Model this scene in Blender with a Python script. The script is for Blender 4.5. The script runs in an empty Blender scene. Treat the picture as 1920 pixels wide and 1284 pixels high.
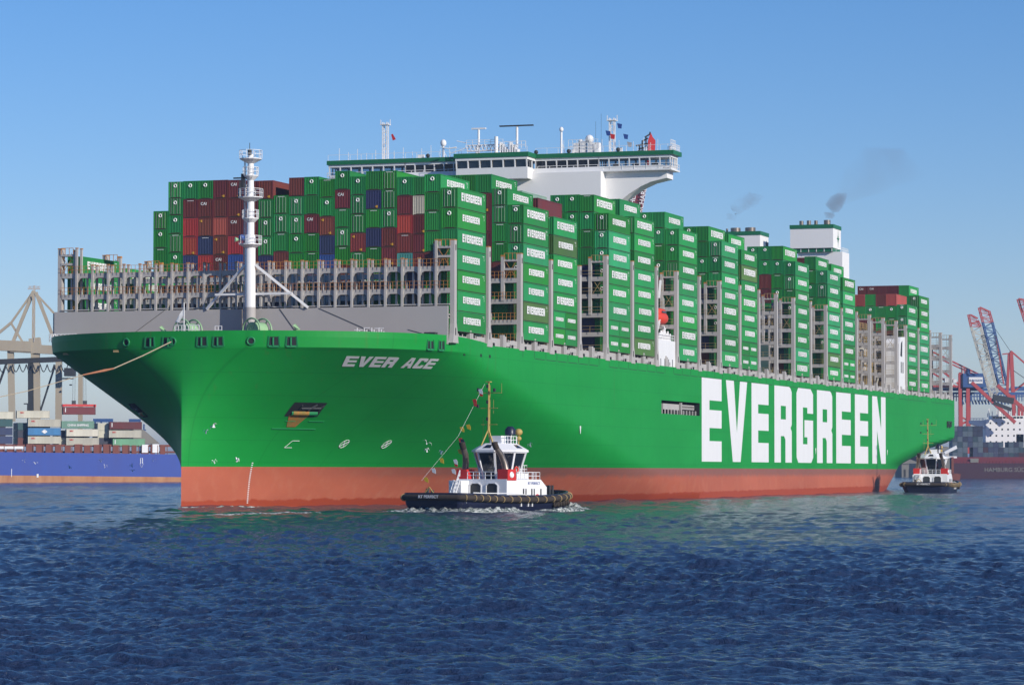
import bpy, bmesh, math, random
import numpy as np
from mathutils import Matrix, Vector
random.seed(7)
R = math.radians
scene = bpy.context.scene
COL = scene.collection

# ------------------------------------------------------------------ camera, sky, sun, exposure
CAM_H = 5.5
cam_d = bpy.data.cameras.new('camera'); cam = bpy.data.objects.new('camera', cam_d); COL.objects.link(cam)
cam_d.sensor_width = 36; cam_d.lens = 5883 / 1920 * 36
cam_d.clip_start = 1; cam_d.clip_end = 60000
cam.location = (0, 0, CAM_H); cam.rotation_euler = (R(90 + 2.278), 0, 0)
scene.camera = cam
SUN_AZ, SUN_EL = 47, 23            # azimuth from straight behind the camera towards the right
sun_dir = Vector((math.sin(R(SUN_AZ)) * math.cos(R(SUN_EL)), -math.cos(R(SUN_AZ)) * math.cos(R(SUN_EL)), math.sin(R(SUN_EL))))
w = bpy.data.worlds.new("World"); scene.world = w; w.use_nodes = True
nt = w.node_tree; bg = nt.nodes['Background']
sky = nt.nodes.new('ShaderNodeTexSky'); sky.sky_type = 'NISHITA'; sky.sun_disc = False
sky.sun_elevation = R(SUN_EL); sky.sun_rotation = R(180 - SUN_AZ)
sky.air_density = 0.95; sky.dust_density = 0.0; sky.ozone_density = 5.0; sky.altitude = 0
hsv = nt.nodes.new('ShaderNodeHueSaturation'); hsv.inputs['Saturation'].default_value = 1.2
nt.links.new(sky.outputs[0], hsv.inputs['Color']); tint = nt.nodes.new('ShaderNodeMix'); tint.data_type = 'RGBA'; tint.blend_type = 'MULTIPLY'; tint.inputs[0].default_value = 1; tint.inputs[7].default_value = (.96, .87, .99, 1)
nt.links.new(hsv.outputs[0], tint.inputs[6]); nt.links.new(tint.outputs[2], bg.inputs[0]); bg.inputs[1].default_value = 0.116
sl = bpy.data.lights.new('sun', 'SUN'); sl.energy = 4.5; sl.angle = R(0.5); sl.color = (1, 0.93, 0.83)
sun = bpy.data.objects.new('sun', sl); COL.objects.link(sun); sun.rotation_euler = sun_dir.to_track_quat('Z', 'Y').to_euler()
sun.location = (60, -60, 60)
scene.view_settings.view_transform = 'Standard'; scene.view_settings.look = 'None'
scene.view_settings.exposure = 0.0; scene.view_settings.gamma = 1
scene.render.engine = 'CYCLES'
scene.cycles.use_denoising = True
scene.cycles.max_bounces = 5; scene.cycles.volume_bounces = 0; scene.cycles.transparent_max_bounces = 12

# ------------------------------------------------------------------ helpers
def tag(o, label=None, cat=None, group=None, kind=None):
    if label: o['label'] = label
    if cat: o['category'] = cat
    if group: o['group'] = group
    if kind: o['kind'] = kind
    return o

def empty(name, loc=(0, 0, 0), rz=0, mat=None, parent=None):
    o = bpy.data.objects.new(name, None); COL.objects.link(o); o.empty_display_size = 1
    o.location = loc; o.rotation_euler = (0, 0, rz)
    if mat is not None: o.matrix_world = mat
    if parent: o.parent = parent
    return o

class MB:
    def __init__(s): s.v = []; s.f = []; s.m = []; s.mi = 0
    def poly(s, pts, mi=None):
        n = len(s.v); s.v += [tuple(p) for p in pts]; s.f.append(tuple(range(n, n + len(pts)))); s.m.append(s.mi if mi is None else mi)
    def box(s, x0, x1, y0, y1, z0, z1):
        n = len(s.v)
        s.v += [(x0, y0, z0), (x1, y0, z0), (x1, y1, z0), (x0, y1, z0), (x0, y0, z1), (x1, y0, z1), (x1, y1, z1), (x0, y1, z1)]
        for q in ((0, 3, 2, 1), (4, 5, 6, 7), (0, 1, 5, 4), (1, 2, 6, 5), (2, 3, 7, 6), (3, 0, 4, 7)):
            s.f.append(tuple(n + i for i in q)); s.m.append(s.mi)
        return s
    def cbox(s, cx, cy, cz, dx, dy, dz): return s.box(cx - dx / 2, cx + dx / 2, cy - dy / 2, cy + dy / 2, cz - dz / 2, cz + dz / 2)
    def bar(s, p, q, a, b=None, up=(0, 0, 1)):
        p = Vector(p); q = Vector(q); b = b or a; d = (q - p)
        if d.length < 1e-6: return s
        d.normalize(); up = Vector(up)
        if abs(d.dot(up)) > .98: up = Vector((0, 1, 0))
        x = d.cross(up).normalized(); y = d.cross(x).normalized(); n = len(s.v)
        for e in (p, q):
            for i, j in ((-1, -1), (1, -1), (1, 1), (-1, 1)): s.v.append(tuple(e + x * a / 2 * i + y * b / 2 * j))
        for k in ((0, 3, 2, 1), (4, 5, 6, 7), (0, 1, 5, 4), (1, 2, 6, 5), (2, 3, 7, 6), (3, 0, 4, 7)):
            s.f.append(tuple(n + i for i in k)); s.m.append(s.mi)
        return s
    def tube(s, pts, rad, k=8, cap=True):
        pts = [Vector(p) for p in pts]; rad = rad if isinstance(rad, (list, tuple)) else [rad] * len(pts)
        n0 = len(s.v)
        for i, p in enumerate(pts):
            d = (pts[min(i + 1, len(pts) - 1)] - pts[max(i - 1, 0)]).normalized()
            up = Vector((0, 0, 1)) if abs(d.z) < .9 else Vector((1, 0, 0))
            x = d.cross(up).normalized(); y = d.cross(x).normalized()
            for j in range(k):
                a = 2 * math.pi * j / k; s.v.append(tuple(p + (x * math.cos(a) + y * math.sin(a)) * rad[i]))
        for i in range(len(pts) - 1):
            for j in range(k):
                a = n0 + i * k + j; b = n0 + i * k + (j + 1) % k
                s.f.append((a, b, b + k, a + k)); s.m.append(s.mi)
        if cap:
            s.f.append(tuple(n0 + j for j in range(k))[::-1]); s.m.append(s.mi)
            m = n0 + (len(pts) - 1) * k; s.f.append(tuple(m + j for j in range(k))); s.m.append(s.mi)
        return s
    def ball(s, c, r, k=10, sz=1.0):
        pts = []; rr = []
        for i in range(k + 1):
            a = math.pi * i / k; pts.append((c[0], c[1], c[2] - math.cos(a) * r * sz)); rr.append(max(math.sin(a) * r, 1e-3))
        return s.tube(pts, rr, 12)
    def ring(s, c, axis, R_, r_, k=20, kk=6):
        c = Vector(c); ax = Vector(axis).normalized(); up = Vector((0, 0, 1)) if abs(ax.z) < .9 else Vector((1, 0, 0))
        x = ax.cross(up).normalized(); y = ax.cross(x).normalized(); n0 = len(s.v)
        for i in range(k):
            a = 2 * math.pi * i / k; d = x * math.cos(a) + y * math.sin(a)
            for j in range(kk):
                b = 2 * math.pi * j / kk; s.v.append(tuple(c + d * (R_ + r_ * math.cos(b)) + ax * r_ * math.sin(b)))
        for i in range(k):
            for j in range(kk):
                a = n0 + i * kk + j; b = n0 + i * kk + (j + 1) % kk; e = n0 + ((i + 1) % k) * kk + j; g = n0 + ((i + 1) % k) * kk + (j + 1) % kk
                s.f.append((a, b, g, e)); s.m.append(s.mi)
        return s
    def prism(s, outline, z0, z1, axis='z'):
        """outline: 2D list; axis tells the extrusion direction"""
        n = len(s.v); k = len(outline)
        for z in (z0, z1):
            for a, b in outline:
                s.v.append({'z': (a, b, z), 'y': (a, z, b), 'x': (z, a, b)}[axis])
        s.f.append(tuple(range(n, n + k))[::-1]); s.m.append(s.mi); s.f.append(tuple(range(n + k, n + 2 * k))); s.m.append(s.mi)
        for i in range(k):
            j = (i + 1) % k; s.f.append((n + i, n + j, n + k + j, n + k + i)); s.m.append(s.mi)
        return s
    def mesh(s, name, mats, smooth=False, fix=True):
        me = bpy.data.meshes.new(name); me.from_pydata(s.v, [], s.f)
        for m in (mats if isinstance(mats, (list, tuple)) else [mats]): me.materials.append(m)
        me.polygons.foreach_set('material_index', s.m)
        if fix:
            bm = bmesh.new(); bm.from_mesh(me); bmesh.ops.recalc_face_normals(bm, faces=bm.faces); bm.to_mesh(me); bm.free()
        if smooth:
            me.polygons.foreach_set('use_smooth', [True] * len(me.polygons))
            if smooth is not True: me.set_sharp_from_angle(angle=R(smooth))
        me.update(); return me
    def build(s, name, mats, parent=None, smooth=False, mat=None, fix=True):
        return link(name, s.mesh(name, mats, smooth, fix), parent, mat)

def link(name, me, parent=None, mat=None):
    o = bpy.data.objects.new(name, me); COL.objects.link(o)
    if mat is not None: o.matrix_world = mat
    if parent: o.parent = parent
    return o

def paint(name, col, rough=.5, dirt=.25, scale=.5, dirtcol=None, metal=0, spec=.4, rnd=0, streak=True, bump=0):
    m = bpy.data.materials.new(name); m.use_nodes = True; t = m.node_tree; N = t.nodes; L = t.links
    b = N['Principled BSDF']; b.inputs['Roughness'].default_value = rough; b.inputs['Metallic'].default_value = metal
    b.inputs['Specular IOR Level'].default_value = spec
    tc = N.new('ShaderNodeTexCoord'); mp = N.new('ShaderNodeMapping'); mp.inputs['Scale'].default_value = (scale, scale, scale * (.25 if streak else 1))
    L.new(tc.outputs['Object'], mp.inputs[0])
    nz = N.new('ShaderNodeTexNoise'); nz.inputs['Scale'].default_value = 1; nz.inputs['Detail'].default_value = 6; nz.inputs['Roughness'].default_value = .65
    L.new(mp.outputs[0], nz.inputs[0])
    rp = N.new('ShaderNodeValToRGB'); rp.color_ramp.elements[0].position = .35; rp.color_ramp.elements[1].position = .75
    L.new(nz.outputs[0], rp.inputs[0])
    mx = N.new('ShaderNodeMix'); mx.data_type = 'RGBA'
    mul = N.new('ShaderNodeMath'); mul.operation = 'MULTIPLY'; mul.inputs[1].default_value = dirt
    L.new(rp.outputs[0], mul.inputs[0]); L.new(mul.outputs[0], mx.inputs[0])
    mx.inputs[6].default_value = (*col, 1); dc = dirtcol or tuple(c * .45 + .03 for c in col); mx.inputs[7].default_value = (*dc, 1)
    out = mx.outputs[2]
    if rnd:
        oi = N.new('ShaderNodeObjectInfo'); hs = N.new('ShaderNodeHueSaturation')
        mr = N.new('ShaderNodeMapRange'); mr.inputs[3].default_value = 1 - rnd; mr.inputs[4].default_value = 1 + rnd
        L.new(oi.outputs['Random'], mr.inputs[0]); L.new(mr.outputs[0], hs.inputs['Value']); L.new(out, hs.inputs['Color'])
        ms = N.new('ShaderNodeMath'); ms.operation = 'MULTIPLY'; ms.inputs[1].default_value = 7.31; fr = N.new('ShaderNodeMath'); fr.operation = 'FRACT'
        mh = N.new('ShaderNodeMapRange'); mh.inputs[3].default_value = .5 - rnd * .06; mh.inputs[4].default_value = .5 + rnd * .06
        L.new(oi.outputs['Random'], ms.inputs[0]); L.new(ms.outputs[0], fr.inputs[0]); L.new(fr.outputs[0], mh.inputs[0]); L.new(mh.outputs[0], hs.inputs['Hue'])
        out = hs.outputs[0]
    L.new(out, b.inputs['Base Color'])
    if bump:
        bp = N.new('ShaderNodeBump'); bp.inputs['Strength'].default_value = bump; bp.inputs['Distance'].default_value = .1
        L.new(nz.outputs[0], bp.inputs['Height']); L.new(bp.outputs[0], b.inputs['Normal'])
    return m

M = dict(
    white=paint('white_paint', (.80, .80, .80), .45, .18, .6, (.55, .52, .47)),
    offwhite=paint('superstructure_white', (.83, .82, .81), .5, .10, .15, (.62, .59, .54)),
    greytrim=paint('lashing_grey', (.46, .44, .42), .6, .3, .5, (.24, .2, .17)),
    greywall=paint('breakwater_grey', (.43, .41, .395), .6, .22, .12, (.27, .25, .23)),
    orange=paint('safety_orange', (.52, .22, .05), .5, .3, 1.5),
    darkhole=paint('recess_shade', (.012, .014, .016), .8, .3, 1),  # near-black takes the place of shade inside holes and slots
    dark=paint('dark_steel', (.035, .037, .04), .6, .3, 1),
    green=paint('deck_green', (.012, .22, .07), .45, .2, .3),
    bandgreen=paint('band_green', (.01, .15, .06), .45, .15, .3),
    winch=paint('winch_green', (.30, .50, .27), .5, .3, 1),
    deck=paint('deck_red_brown', (.20, .07, .045), .8, .4, .3),
    glass=paint('window_glass', (.012, .016, .024), .08, .1, 1, spec=.8),
    red=paint('signal_red', (.60, .03, .025), .45, .2, 1),
    lifered=paint('lifeboat_orange', (.72, .06, .03), .5, .3, 1),
    rope=paint('tow_rope', (.50, .40, .27), .8, .4, 3),
    ropeor=paint('tow_rope_chafe_guard', (.45, .18, .09), .8, .4, 3),
    chrome=paint('exhaust_steel', (.32, .27, .23), .35, .5, 1, (.1, .07, .05), metal=.7),
    navy=paint('tug_navy', (.012, .016, .045), .35, .3, .8),
    rubber=paint('fender_rubber', (.035, .028, .024), .85, .5, 2, (.09, .06, .04), bump=.4),
    tan=paint('fender_rope_tan', (.42, .30, .13), .8, .4, 2),
    mast=paint('mast_yellow', (.50, .35, .10), .55, .4, 2),
    yellow=paint('flag_yellow', (.75, .50, .03), .7, .1, 1),
    blue=paint('bright_blue', (.03, .08, .30), .5, .2, 1),
    tughouse=paint('tug_white', (.83, .83, .84), .4, .1, 1),
    rust=paint('rust_stain', (.42, .15, .03), .8, .75, 1.4, (.03, .20, .05)),
    beige=paint('machinery_beige', (.50, .47, .38), .6, .4, .6),
    cranebeige=paint('crane_beige', (.42, .37, .28), .6, .45, .12, (.30, .20, .12)),
    cranered=paint('crane_red', (.46, .07, .065), .55, .25, .1),
    craneblue=paint('crane_blue', (.04, .10, .27), .55, .25, .1),
    cranegrey=paint('crane_pale', (.52, .50, .43), .55, .3, .1),
    maroon=paint('maroon_steel', (.17, .02, .03), .5, .3, .1),
    shipblue=paint('blue_hull', (.03, .075, .36), .45, .35, .12, (.05, .05, .20)),
    brown=paint('oxide_brown', (.20, .055, .035), .7, .45, .4),
    roof=paint('grey_roof', (.22, .21, .19), .8, .3, .1),
    seam=paint('tier_gap_dark', (.035, .022, .015), .9, .4, 2),
    gull=paint('gull_white', (.8, .8, .8), .8, .1, 5), gullgrey=paint('gull_grey', (.35, .36, .38), .8, .1, 5),
)
CC = dict(G=(.014, .225, .030), g=(.013, .262, .055), J=(.025, .30, .09), M=(.16, .028, .026), m=(.21, .045, .032), R=(.42, .045, .035),
          O=(.40, .09, .06), N=(.035, .045, .13), B=(.04, .11, .36), W=(.66, .62, .50), T=(.08, .33, .30), P=(.30, .45, .36),
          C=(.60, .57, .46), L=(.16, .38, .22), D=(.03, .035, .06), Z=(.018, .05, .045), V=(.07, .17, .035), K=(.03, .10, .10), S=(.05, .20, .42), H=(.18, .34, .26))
CN = dict(G='green', g='mid green', J='light green', M='maroon', m='brownish maroon', R='bright red', O='orange red', N='navy blue', B='bright blue',
          W='cream', T='turquoise', P='pale grey-green', C='cream', L='light green', D='dark blue', Z='very dark green', V='faded olive green', K='dark teal', S='blue', H='grey-green')
CM = {k: paint('container_' + CN[k].replace(' ', '_').replace('-', '_') + '_' + k.lower(), c, .5, .45, .45, rnd=.2) for k, c in CC.items()}

# ------------------------------------------------------------------ block lettering
def G_(*polys): return list(polys)
def rect(a, b, c, d): return [(a, c), (b, c), (b, d), (a, d)]
GL = {
 'E': G_(rect(0, .38, 0, 1), rect(.38, 1, 0, .247), rect(.38, 1, .404, .62), rect(.38, 1, .735, 1)),
 'V': G_([(0, 1), (.315, 0), (.68, 0), (1, 1), (.66, 1), (.51, .35), (.365, 1)]),
 'R': G_(rect(0, .36, 0, 1), [(.36, .743), (.66, .743), (1, .743), (1, .93), (.93, .98), (.85, 1), (.36, 1)], rect(.66, 1, .565, .743),
         [(.36, .346), (.55, .346), (.63, .30), (1, .30), (1, .41), (.93, .455), (1, .5), (1, .565), (.36, .565)], rect(.63, 1, 0, .30)),
 'G': G_([(0, .07), (.1, 0), (.1, 1), (0, .93)], rect(.1, .38, 0, 1), [(.38, 0), (.88, 0), (1, .07), (1, .25), (.38, .25)], [(.38, .745), (1, .745), (1, .93), (.85, 1), (.38, 1)],
         rect(.65, 1, .667, .745), rect(.65, 1, .25, .345), rect(.475, 1, .345, .575)),
 'N': G_(rect(0, .35, 0, 1), rect(.66, 1, 0, 1), [(.35, 1), (.35, .5), (.66, 0), (.66, .5)]),
 'A': G_([(0, 0), (.33, 0), (.38, .2), (.38, .42), (.5, .8), (.5, 1), (.3, 1)], [(.67, 0), (1, 0), (.7, 1), (.5, 1), (.5, .8), (.62, .42), (.62, .2)], rect(.38, .62, .2, .42)),
 'C': G_([(0, .07), (.1, 0), (.1, 1), (0, .93)], rect(.1, .38, 0, 1), [(.38, 0), (.88, 0), (1, .07), (1, .32), (.68, .32), (.68, .22), (.38, .22)],
         [(.38, .78), (.68, .78), (.68, .67), (1, .67), (1, .93), (.88, 1), (.38, 1)]),
}
def letters(word, width, height, adv=1.28, shear=0, th=.05, gap_space=.7):
    """flat block letters in local x/z, facing -y; returns MB"""
    mb = MB(); n = sum(gap_space if c == ' ' else adv for c in word) - (adv - 1); u = width / n; x = 0
    for c in word:
        if c == ' ': x += gap_space; continue
        for p in GL[c]:
            mb.prism([((x + a + shear * b) * u, b * height) for a, b in p], -th, 0, 'y')
        x += adv
    return mb
def font_mesh(name, txt, size, mat, ext=.03, align='CENTER', bold=0.0):
    c = bpy.data.curves.new(name, 'FONT'); c.body = txt; c.size = size; c.extrude = ext; c.align_x = align; c.offset = bold; c.resolution_u = 3
    o = bpy.data.objects.new(name, c); COL.objects.link(o); dg = bpy.context.evaluated_depsgraph_get()
    me = bpy.data.meshes.new_from_object(o.evaluated_get(dg)); me.name = name; bpy.data.objects.remove(o); bpy.data.curves.remove(c)
    me.materials.clear(); me.materials.append(mat); return me
def frame(origin, xdir, zdir):
    x = Vector(xdir).normalized(); z = Vector(zdir).normalized(); y = z.cross(x).normalized(); z = x.cross(y).normalized()
    m = Matrix.Identity(4)
    for i, c in enumerate((x, y, z)):
        for r in range(3): m[r][i] = c[r]
    m.translation = Vector(origin); return m
def text_frame(origin, xdir, ydir):     # font meshes lie in local xy
    x = Vector(xdir).normalized(); z = x.cross(Vector(ydir)).normalized(); y = z.cross(x)
    m = Matrix.Identity(4)
    for i, c in enumerate((x, y, z)):
        for r in range(3): m[r][i] = c[r]
    m.translation = Vector(origin); return m

# ------------------------------------------------------------------ ship frame: u aft, v to starboard, w up
PH = R(18.6); TR = .0028
X0, D1 = -8.0, 439.0
S = Matrix(((math.sin(PH), -math.cos(PH), 0, X0), (math.cos(PH), math.sin(PH), 0, D1), (-TR, 0, 1, 0), (0, 0, 0, 1)))
PITCH = 14.7
BR = [0, 1, 2, 3, 4, 5, 6, 7, 7.89, 8.9, 9.89, 10.88, 11.88, 12.86, 13.85, 14.85, 15.83, 16.83, 17.85, 18.79, 19.8, 20.8, 21.54, 22.54, 23.53, 24.5, 25.42]
US = -24.2; HB = 30.75; WK = 21.7          # stem, half breadth, knuckle height
def bow_prm(g):
    return 165 + (32.78 - 165) * g ** .8517, 1.75 + (2.372 - 1.75) * g ** 1.499, 1 + 1.12 * g ** 2.936
def half(u, w_):
    g = min(max(w_ / WK, 0), 1); L, m, k = bow_prm(g)
    if w_ > WK: L -= (w_ - WK) * .5
    t = min(max((u - US) / L, 0), 1); b = HB * (1 - (1 - t) ** m) ** (1 / k)
    ua = np.interp(w_, [-4, 0, 6.5, 11, 14], [255, 268, 285, 325, 376])
    if u > ua: b *= max(0, 1 - ((u - ua) / 116) ** 2)
    return b
def hull_pt(u, w_, off=0, side=-1):
    b = half(u, w_); p = Vector((u, 30.75 + side * b, w_))
    if off:
        e = .15; du = Vector((e, side * (half(u + e, w_) - b), 0)); dw = Vector((0, side * (half(u, w_ + e) - b), e))
        n = du.cross(dw).normalized()
        if n.y * side < 0: n = -n
        p += n * off
    return p
ship = empty('container_ship', mat=S)
tag(ship, 'enormous green container ship with red bottom paint and huge white lettering along its side', 'container ship')

def hull_material():
    m = bpy.data.materials.new('hull_paint'); m.use_nodes = True; t = m.node_tree; N = t.nodes; L = t.links; b = N['Principled BSDF']
    b.inputs['Roughness'].default_value = .5; b.inputs['Specular IOR Level'].default_value = .22
    tc = N.new('ShaderNodeTexCoord'); sp = N.new('ShaderNodeSeparateXYZ'); L.new(tc.outputs['Object'], sp.inputs[0])
    def noise(sc, det=5, rough=.6):
        mp = N.new('ShaderNodeMapping'); mp.inputs['Scale'].default_value = sc; L.new(tc.outputs['Object'], mp.inputs[0])
        n = N.new('ShaderNodeTexNoise'); n.inputs['Detail'].default_value = det; n.inputs['Scale'].default_value = 1; n.inputs['Roughness'].default_value = rough
        L.new(mp.outputs[0], n.inputs[0]); return n.outputs[0]
    def mt(op, a, bb, c=None):
        n = N.new('ShaderNodeMath'); n.operation = op
        for i, q in enumerate((a, bb, c)):
            if q is None: continue
            if isinstance(q, (int, float)): n.inputs[i].default_value = q
            else: L.new(q, n.inputs[i])
        return n.outputs[0]
    def ramp(v, lo, hi):
        n = N.new('ShaderNodeMapRange'); n.inputs[1].default_value = lo; n.inputs[2].default_value = hi; L.new(v, n.inputs[0]); return n.outputs[0]
    def mix(f, a, c):
        n = N.new('ShaderNodeMix'); n.data_type = 'RGBA'; L.new(f, n.inputs[0])
        for i, q in ((6, a), (7, c)):
            if isinstance(q, tuple): n.inputs[i].default_value = (*q, 1)
            else: L.new(q, n.inputs[i])
        return n.outputs[2]
    z = sp.outputs[2]
    nb = noise((.05, .05, .12)); nf = noise((.6, .6, .25), 7); ns = noise((.9, .9, .03), 4); nw = noise((.35, .35, .02), 6, .7)
    g = mix(ramp(nb, .35, .7), (.006, .262, .036), (.010, .300, .046))
    g = mix(mt('MULTIPLY', ramp(ns, .58, .85), .25), g, (.02, .17, .06))
    r = mix(ramp(nb, .3, .7), (.40, .105, .058), (.50, .135, .075))
    r = mix(mt('MULTIPLY', ramp(nf, .5, .8), .35), r, (.56, .25, .15))
    # grey scuffed band right under the green, aft of the bow, and darker wet band at the water
    x = sp.outputs[0]
    sc_ = mt('MULTIPLY', mt('MULTIPLY', ramp(mt('ADD', z, mt('MULTIPLY', nf, 1.6)), 4.6, 5.4), ramp(x, -4, 40)), .62)
    r = mix(sc_, r, (.15, .095, .085))
    wet = ramp(mt('ADD', mt('SUBTRACT', z, mt('MULTIPLY', x, .0028)), mt('MULTIPLY', mt('SUBTRACT', nw, .5), 1.4)), 1.05, .85)
    r = mix(wet, r, (.36, .062, .026))
    def line(v, per, wd):
        f_ = mt('FRACT', mt('DIVIDE', v, per), 0); return mt('LESS_THAN', f_, wd / per)
    seam = mt('MAXIMUM', line(z, 3.05, .10), line(x, 11.6, .16))
    g = mix(mt('MULTIPLY', seam, .26), g, (.002, .12, .02))
    nst = noise((1.3, 1.3, .02), 3, .5); g = mix(mt('MULTIPLY', mt('MULTIPLY', ramp(nst, .62, .78), ramp(z, 9, 21)), .38), g, (.10, .15, .04))
    c = mix(ramp(z, 5.53, 5.55), r, g)
    L.new(c, b.inputs['Base Color'])
    # faint plate dishing
    wv = noise((.14, .14, .14), 2); bp = N.new('ShaderNodeBump'); bp.inputs['Distance'].default_value = .35; bp.inputs['Strength'].default_value = .25
    L.new(wv, bp.inputs['Height']); L.new(bp.outputs[0], b.inputs['Normal'])
    return m
M['hull'] = hull_material()

def build_hull():
    taus = [1 - math.cos(math.pi / 2 * i / 40) for i in range(41)]; taus = [t ** 1.25 for t in taus]
    mids = [105.5, 130.6]; aft = list(np.linspace(135, 250, 8)) + list(np.linspace(256, 377, 40))
    base = [US + 14.2 * (i / 28) ** 2.2 for i in range(29)] + [float(x) for x in np.linspace(-9, 103.5, 105)]
    lv = [-3, -1.5] + [float(x) for x in np.linspace(0, 5.54, 9)] + [float(x) for x in np.linspace(6.2, 14.9, 14)] + [15.66, 16.43, 17.2] + [float(x) for x in np.linspace(17.8, WK, 8)]
    rows = []
    for side in (-1, 1):
        for w_ in lv + [22.3, 23.1]:
            L = bow_prm(min(max(w_ / WK, 0), 1))[0]
            if w_ > WK: L -= (w_ - WK) * .5
            us = base + mids + aft
            rows.append([(u, 30.75 + side * half(u, w_), w_) for u in us])
    nl = len(lv) + 2; k = len(rows[0]); v = [p for r in rows for p in r]; f = []
    hole = len(base)      # station index where the port opening starts
    for s_ in range(2):
        for i in range(nl - 1):
            for j in range(k - 1):
                if s_ == 0 and j == hole and 14.89 < rows[i][0][2] < 17.1: continue
                a = (s_ * nl + i) * k + j; q = (a, a + 1, a + 1 + k, a + k); f.append(q if s_ == 0 else q[::-1])
    for i in range(nl - 1):   # transom
        a = i * k + k - 1; b = (nl + i) * k + k - 1; f.append((a, b, b + k, a + k))
    me = bpy.data.meshes.new('hull'); me.from_pydata(v, [], f)
    bm = bmesh.new(); bm.from_mesh(me)
    bmesh.ops.remove_doubles(bm, verts=bm.verts, dist=1e-3); bmesh.ops.recalc_face_normals(bm, faces=bm.faces); bm.to_mesh(me); bm.free()
    me.materials.append(M['hull']); me.polygons.foreach_set('use_smooth', [True] * len(me.polygons)); me.set_sharp_from_angle(angle=R(16))
    link('hull', me, ship)
    # bulwark strip above the main deck round the bow: inner and outer skin with a cap
    mb = MB(); us = [US + 32.1 * t for t in taus] + [12, 16]
    for side in (-1, 1):
        o = []; i_ = []
        for u in us:
            top = 23.1 + .85 * min(1, max(0, (16 - u) / 16)) ** .6
            b = half(u, 23.1); b2 = max(b - .25, 0)
            o.append(((u, 30.75 + side * b, 23.1), (u, 30.75 + side * b, top))); i_.append(((u + .15, 30.75 + side * b2, 22.8), (u + .15, 30.75 + side * b2, top)))
        for a in range(len(us) - 1):
            mb.poly([o[a][0], o[a + 1][0], o[a + 1][1], o[a][1]]); mb.poly([i_[a][0], i_[a + 1][0], i_[a + 1][1], i_[a][1]])
            mb.poly([o[a][1], o[a + 1][1], i_[a + 1][1], i_[a][1]])
    mb.build('bulwark', M['hull'], ship, smooth=30, fix=False)
    # decks
    mb = MB(); us2 = [US + 32.1 * t for t in taus] + list(range(12, 376, 12)) + [377]
    mb.poly([(u, 30.75 - half(u, 22.7) + .1, 22.75) for u in us2] + [(u, 30.75 + half(u, 22.7) - .1, 22.75) for u in us2[::-1]])
    mb.build('deck', M['deck'], ship)
    # recessed side opening with gangway machinery
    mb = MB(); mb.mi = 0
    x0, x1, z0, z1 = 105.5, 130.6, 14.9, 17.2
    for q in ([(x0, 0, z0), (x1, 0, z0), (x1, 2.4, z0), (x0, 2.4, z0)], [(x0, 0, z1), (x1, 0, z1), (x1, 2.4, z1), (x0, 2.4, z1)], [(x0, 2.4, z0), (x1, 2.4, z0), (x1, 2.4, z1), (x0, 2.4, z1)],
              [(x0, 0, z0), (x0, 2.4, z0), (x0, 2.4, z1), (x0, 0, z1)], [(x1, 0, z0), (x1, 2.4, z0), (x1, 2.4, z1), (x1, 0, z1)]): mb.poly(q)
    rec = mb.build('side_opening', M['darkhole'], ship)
    mb = MB(); mb.box(108.2, 118.5, .5, 1.1, 15.7, 16.7); mb.box(120.5, 128.5, .5, .9, 15.9, 16.1); mb.box(120.5, 128.5, .5, .9, 16.5, 16.7)
    for i in range(9): mb.box(120.5 + i, 120.6 + i, .5, .7, 15.9, 16.7)
    for i in range(12): mb.box(107 + 2 * i, 107.25 + 2 * i, .3, .5, 14.92, 15.7)
    mb.box(119, 119.5, .2, .6, 14.95, 17.0)
    mb.build('gangway', M['greytrim'], rec)
build_hull()

# big lettering on the flat side
lm = []
for c, a, b in (('E', 131.9, 145.8), ('V', 149, 164.8), ('E', 168.2, 181.6), ('R', 186.4, 200.8), ('G', 205, 219.6), ('R', 223.2, 237.4), ('E', 241.2, 255.4), ('E', 259.7, 273.2), ('N', 277.7, 292.1)):
    mb = MB()
    for p in GL[c]: mb.prism([(a + x * (b - a), 6.75 + z * 15.1) for x, z in p], -.03, -.002, 'y')
    lm.append(mb)
mb = MB()
for q in lm:
    n = len(mb.v); mb.v += q.v; mb.f += [tuple(i + n for i in f) for f in q.f]; mb.m += q.m
mb.build('hull_lettering', M['white'], ship)
# name on the bow flare
def wrap(mb, name, mat, parent, fn, cut=.5):
    me = mb.mesh(name, mat); bm = bmesh.new(); bm.from_mesh(me)
    xs = [v.co.x for v in bm.verts]; x = min(xs) + cut
    while x < max(xs):
        bmesh.ops.bisect_plane(bm, geom=bm.verts[:] + bm.edges[:] + bm.faces[:], plane_co=(x, 0, 0), plane_no=(1, 0, 0)); x += cut
    zs = [v.co.z for v in bm.verts]; z = min(zs) + cut
    while z < max(zs):
        bmesh.ops.bisect_plane(bm, geom=bm.verts[:] + bm.edges[:] + bm.faces[:], plane_co=(0, 0, z), plane_no=(0, 0, 1)); z += cut
    for v in bm.verts: v.co = fn(v.co)
    bmesh.ops.recalc_face_normals(bm, faces=bm.faces); bm.to_mesh(me); bm.free(); return link(name, me, parent)
arc_u = np.linspace(-24, 20, 1200); pts_ = np.array([[u, 30.75 - half(u, 20)] for u in arc_u]); arc = np.concatenate([[0], np.cumsum(np.hypot(*np.diff(pts_, axis=0).T))])
def arc_to_u(s_, u0): return float(np.interp(np.interp(u0, arc_u, arc) + s_, arc, arc_u))
NW, NH = 10.0, 1.0
E_HEAVY = GL['E']; GL['E'] = G_(rect(0, .33, 0, 1), rect(.33, 1, 0, .22), rect(.33, 1, .41, .60), rect(.33, 1, .79, 1))
mb = letters('EVER ACE', NW, NH, 1.13, 0, .012, .72)
GL['E'] = E_HEAVY
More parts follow.
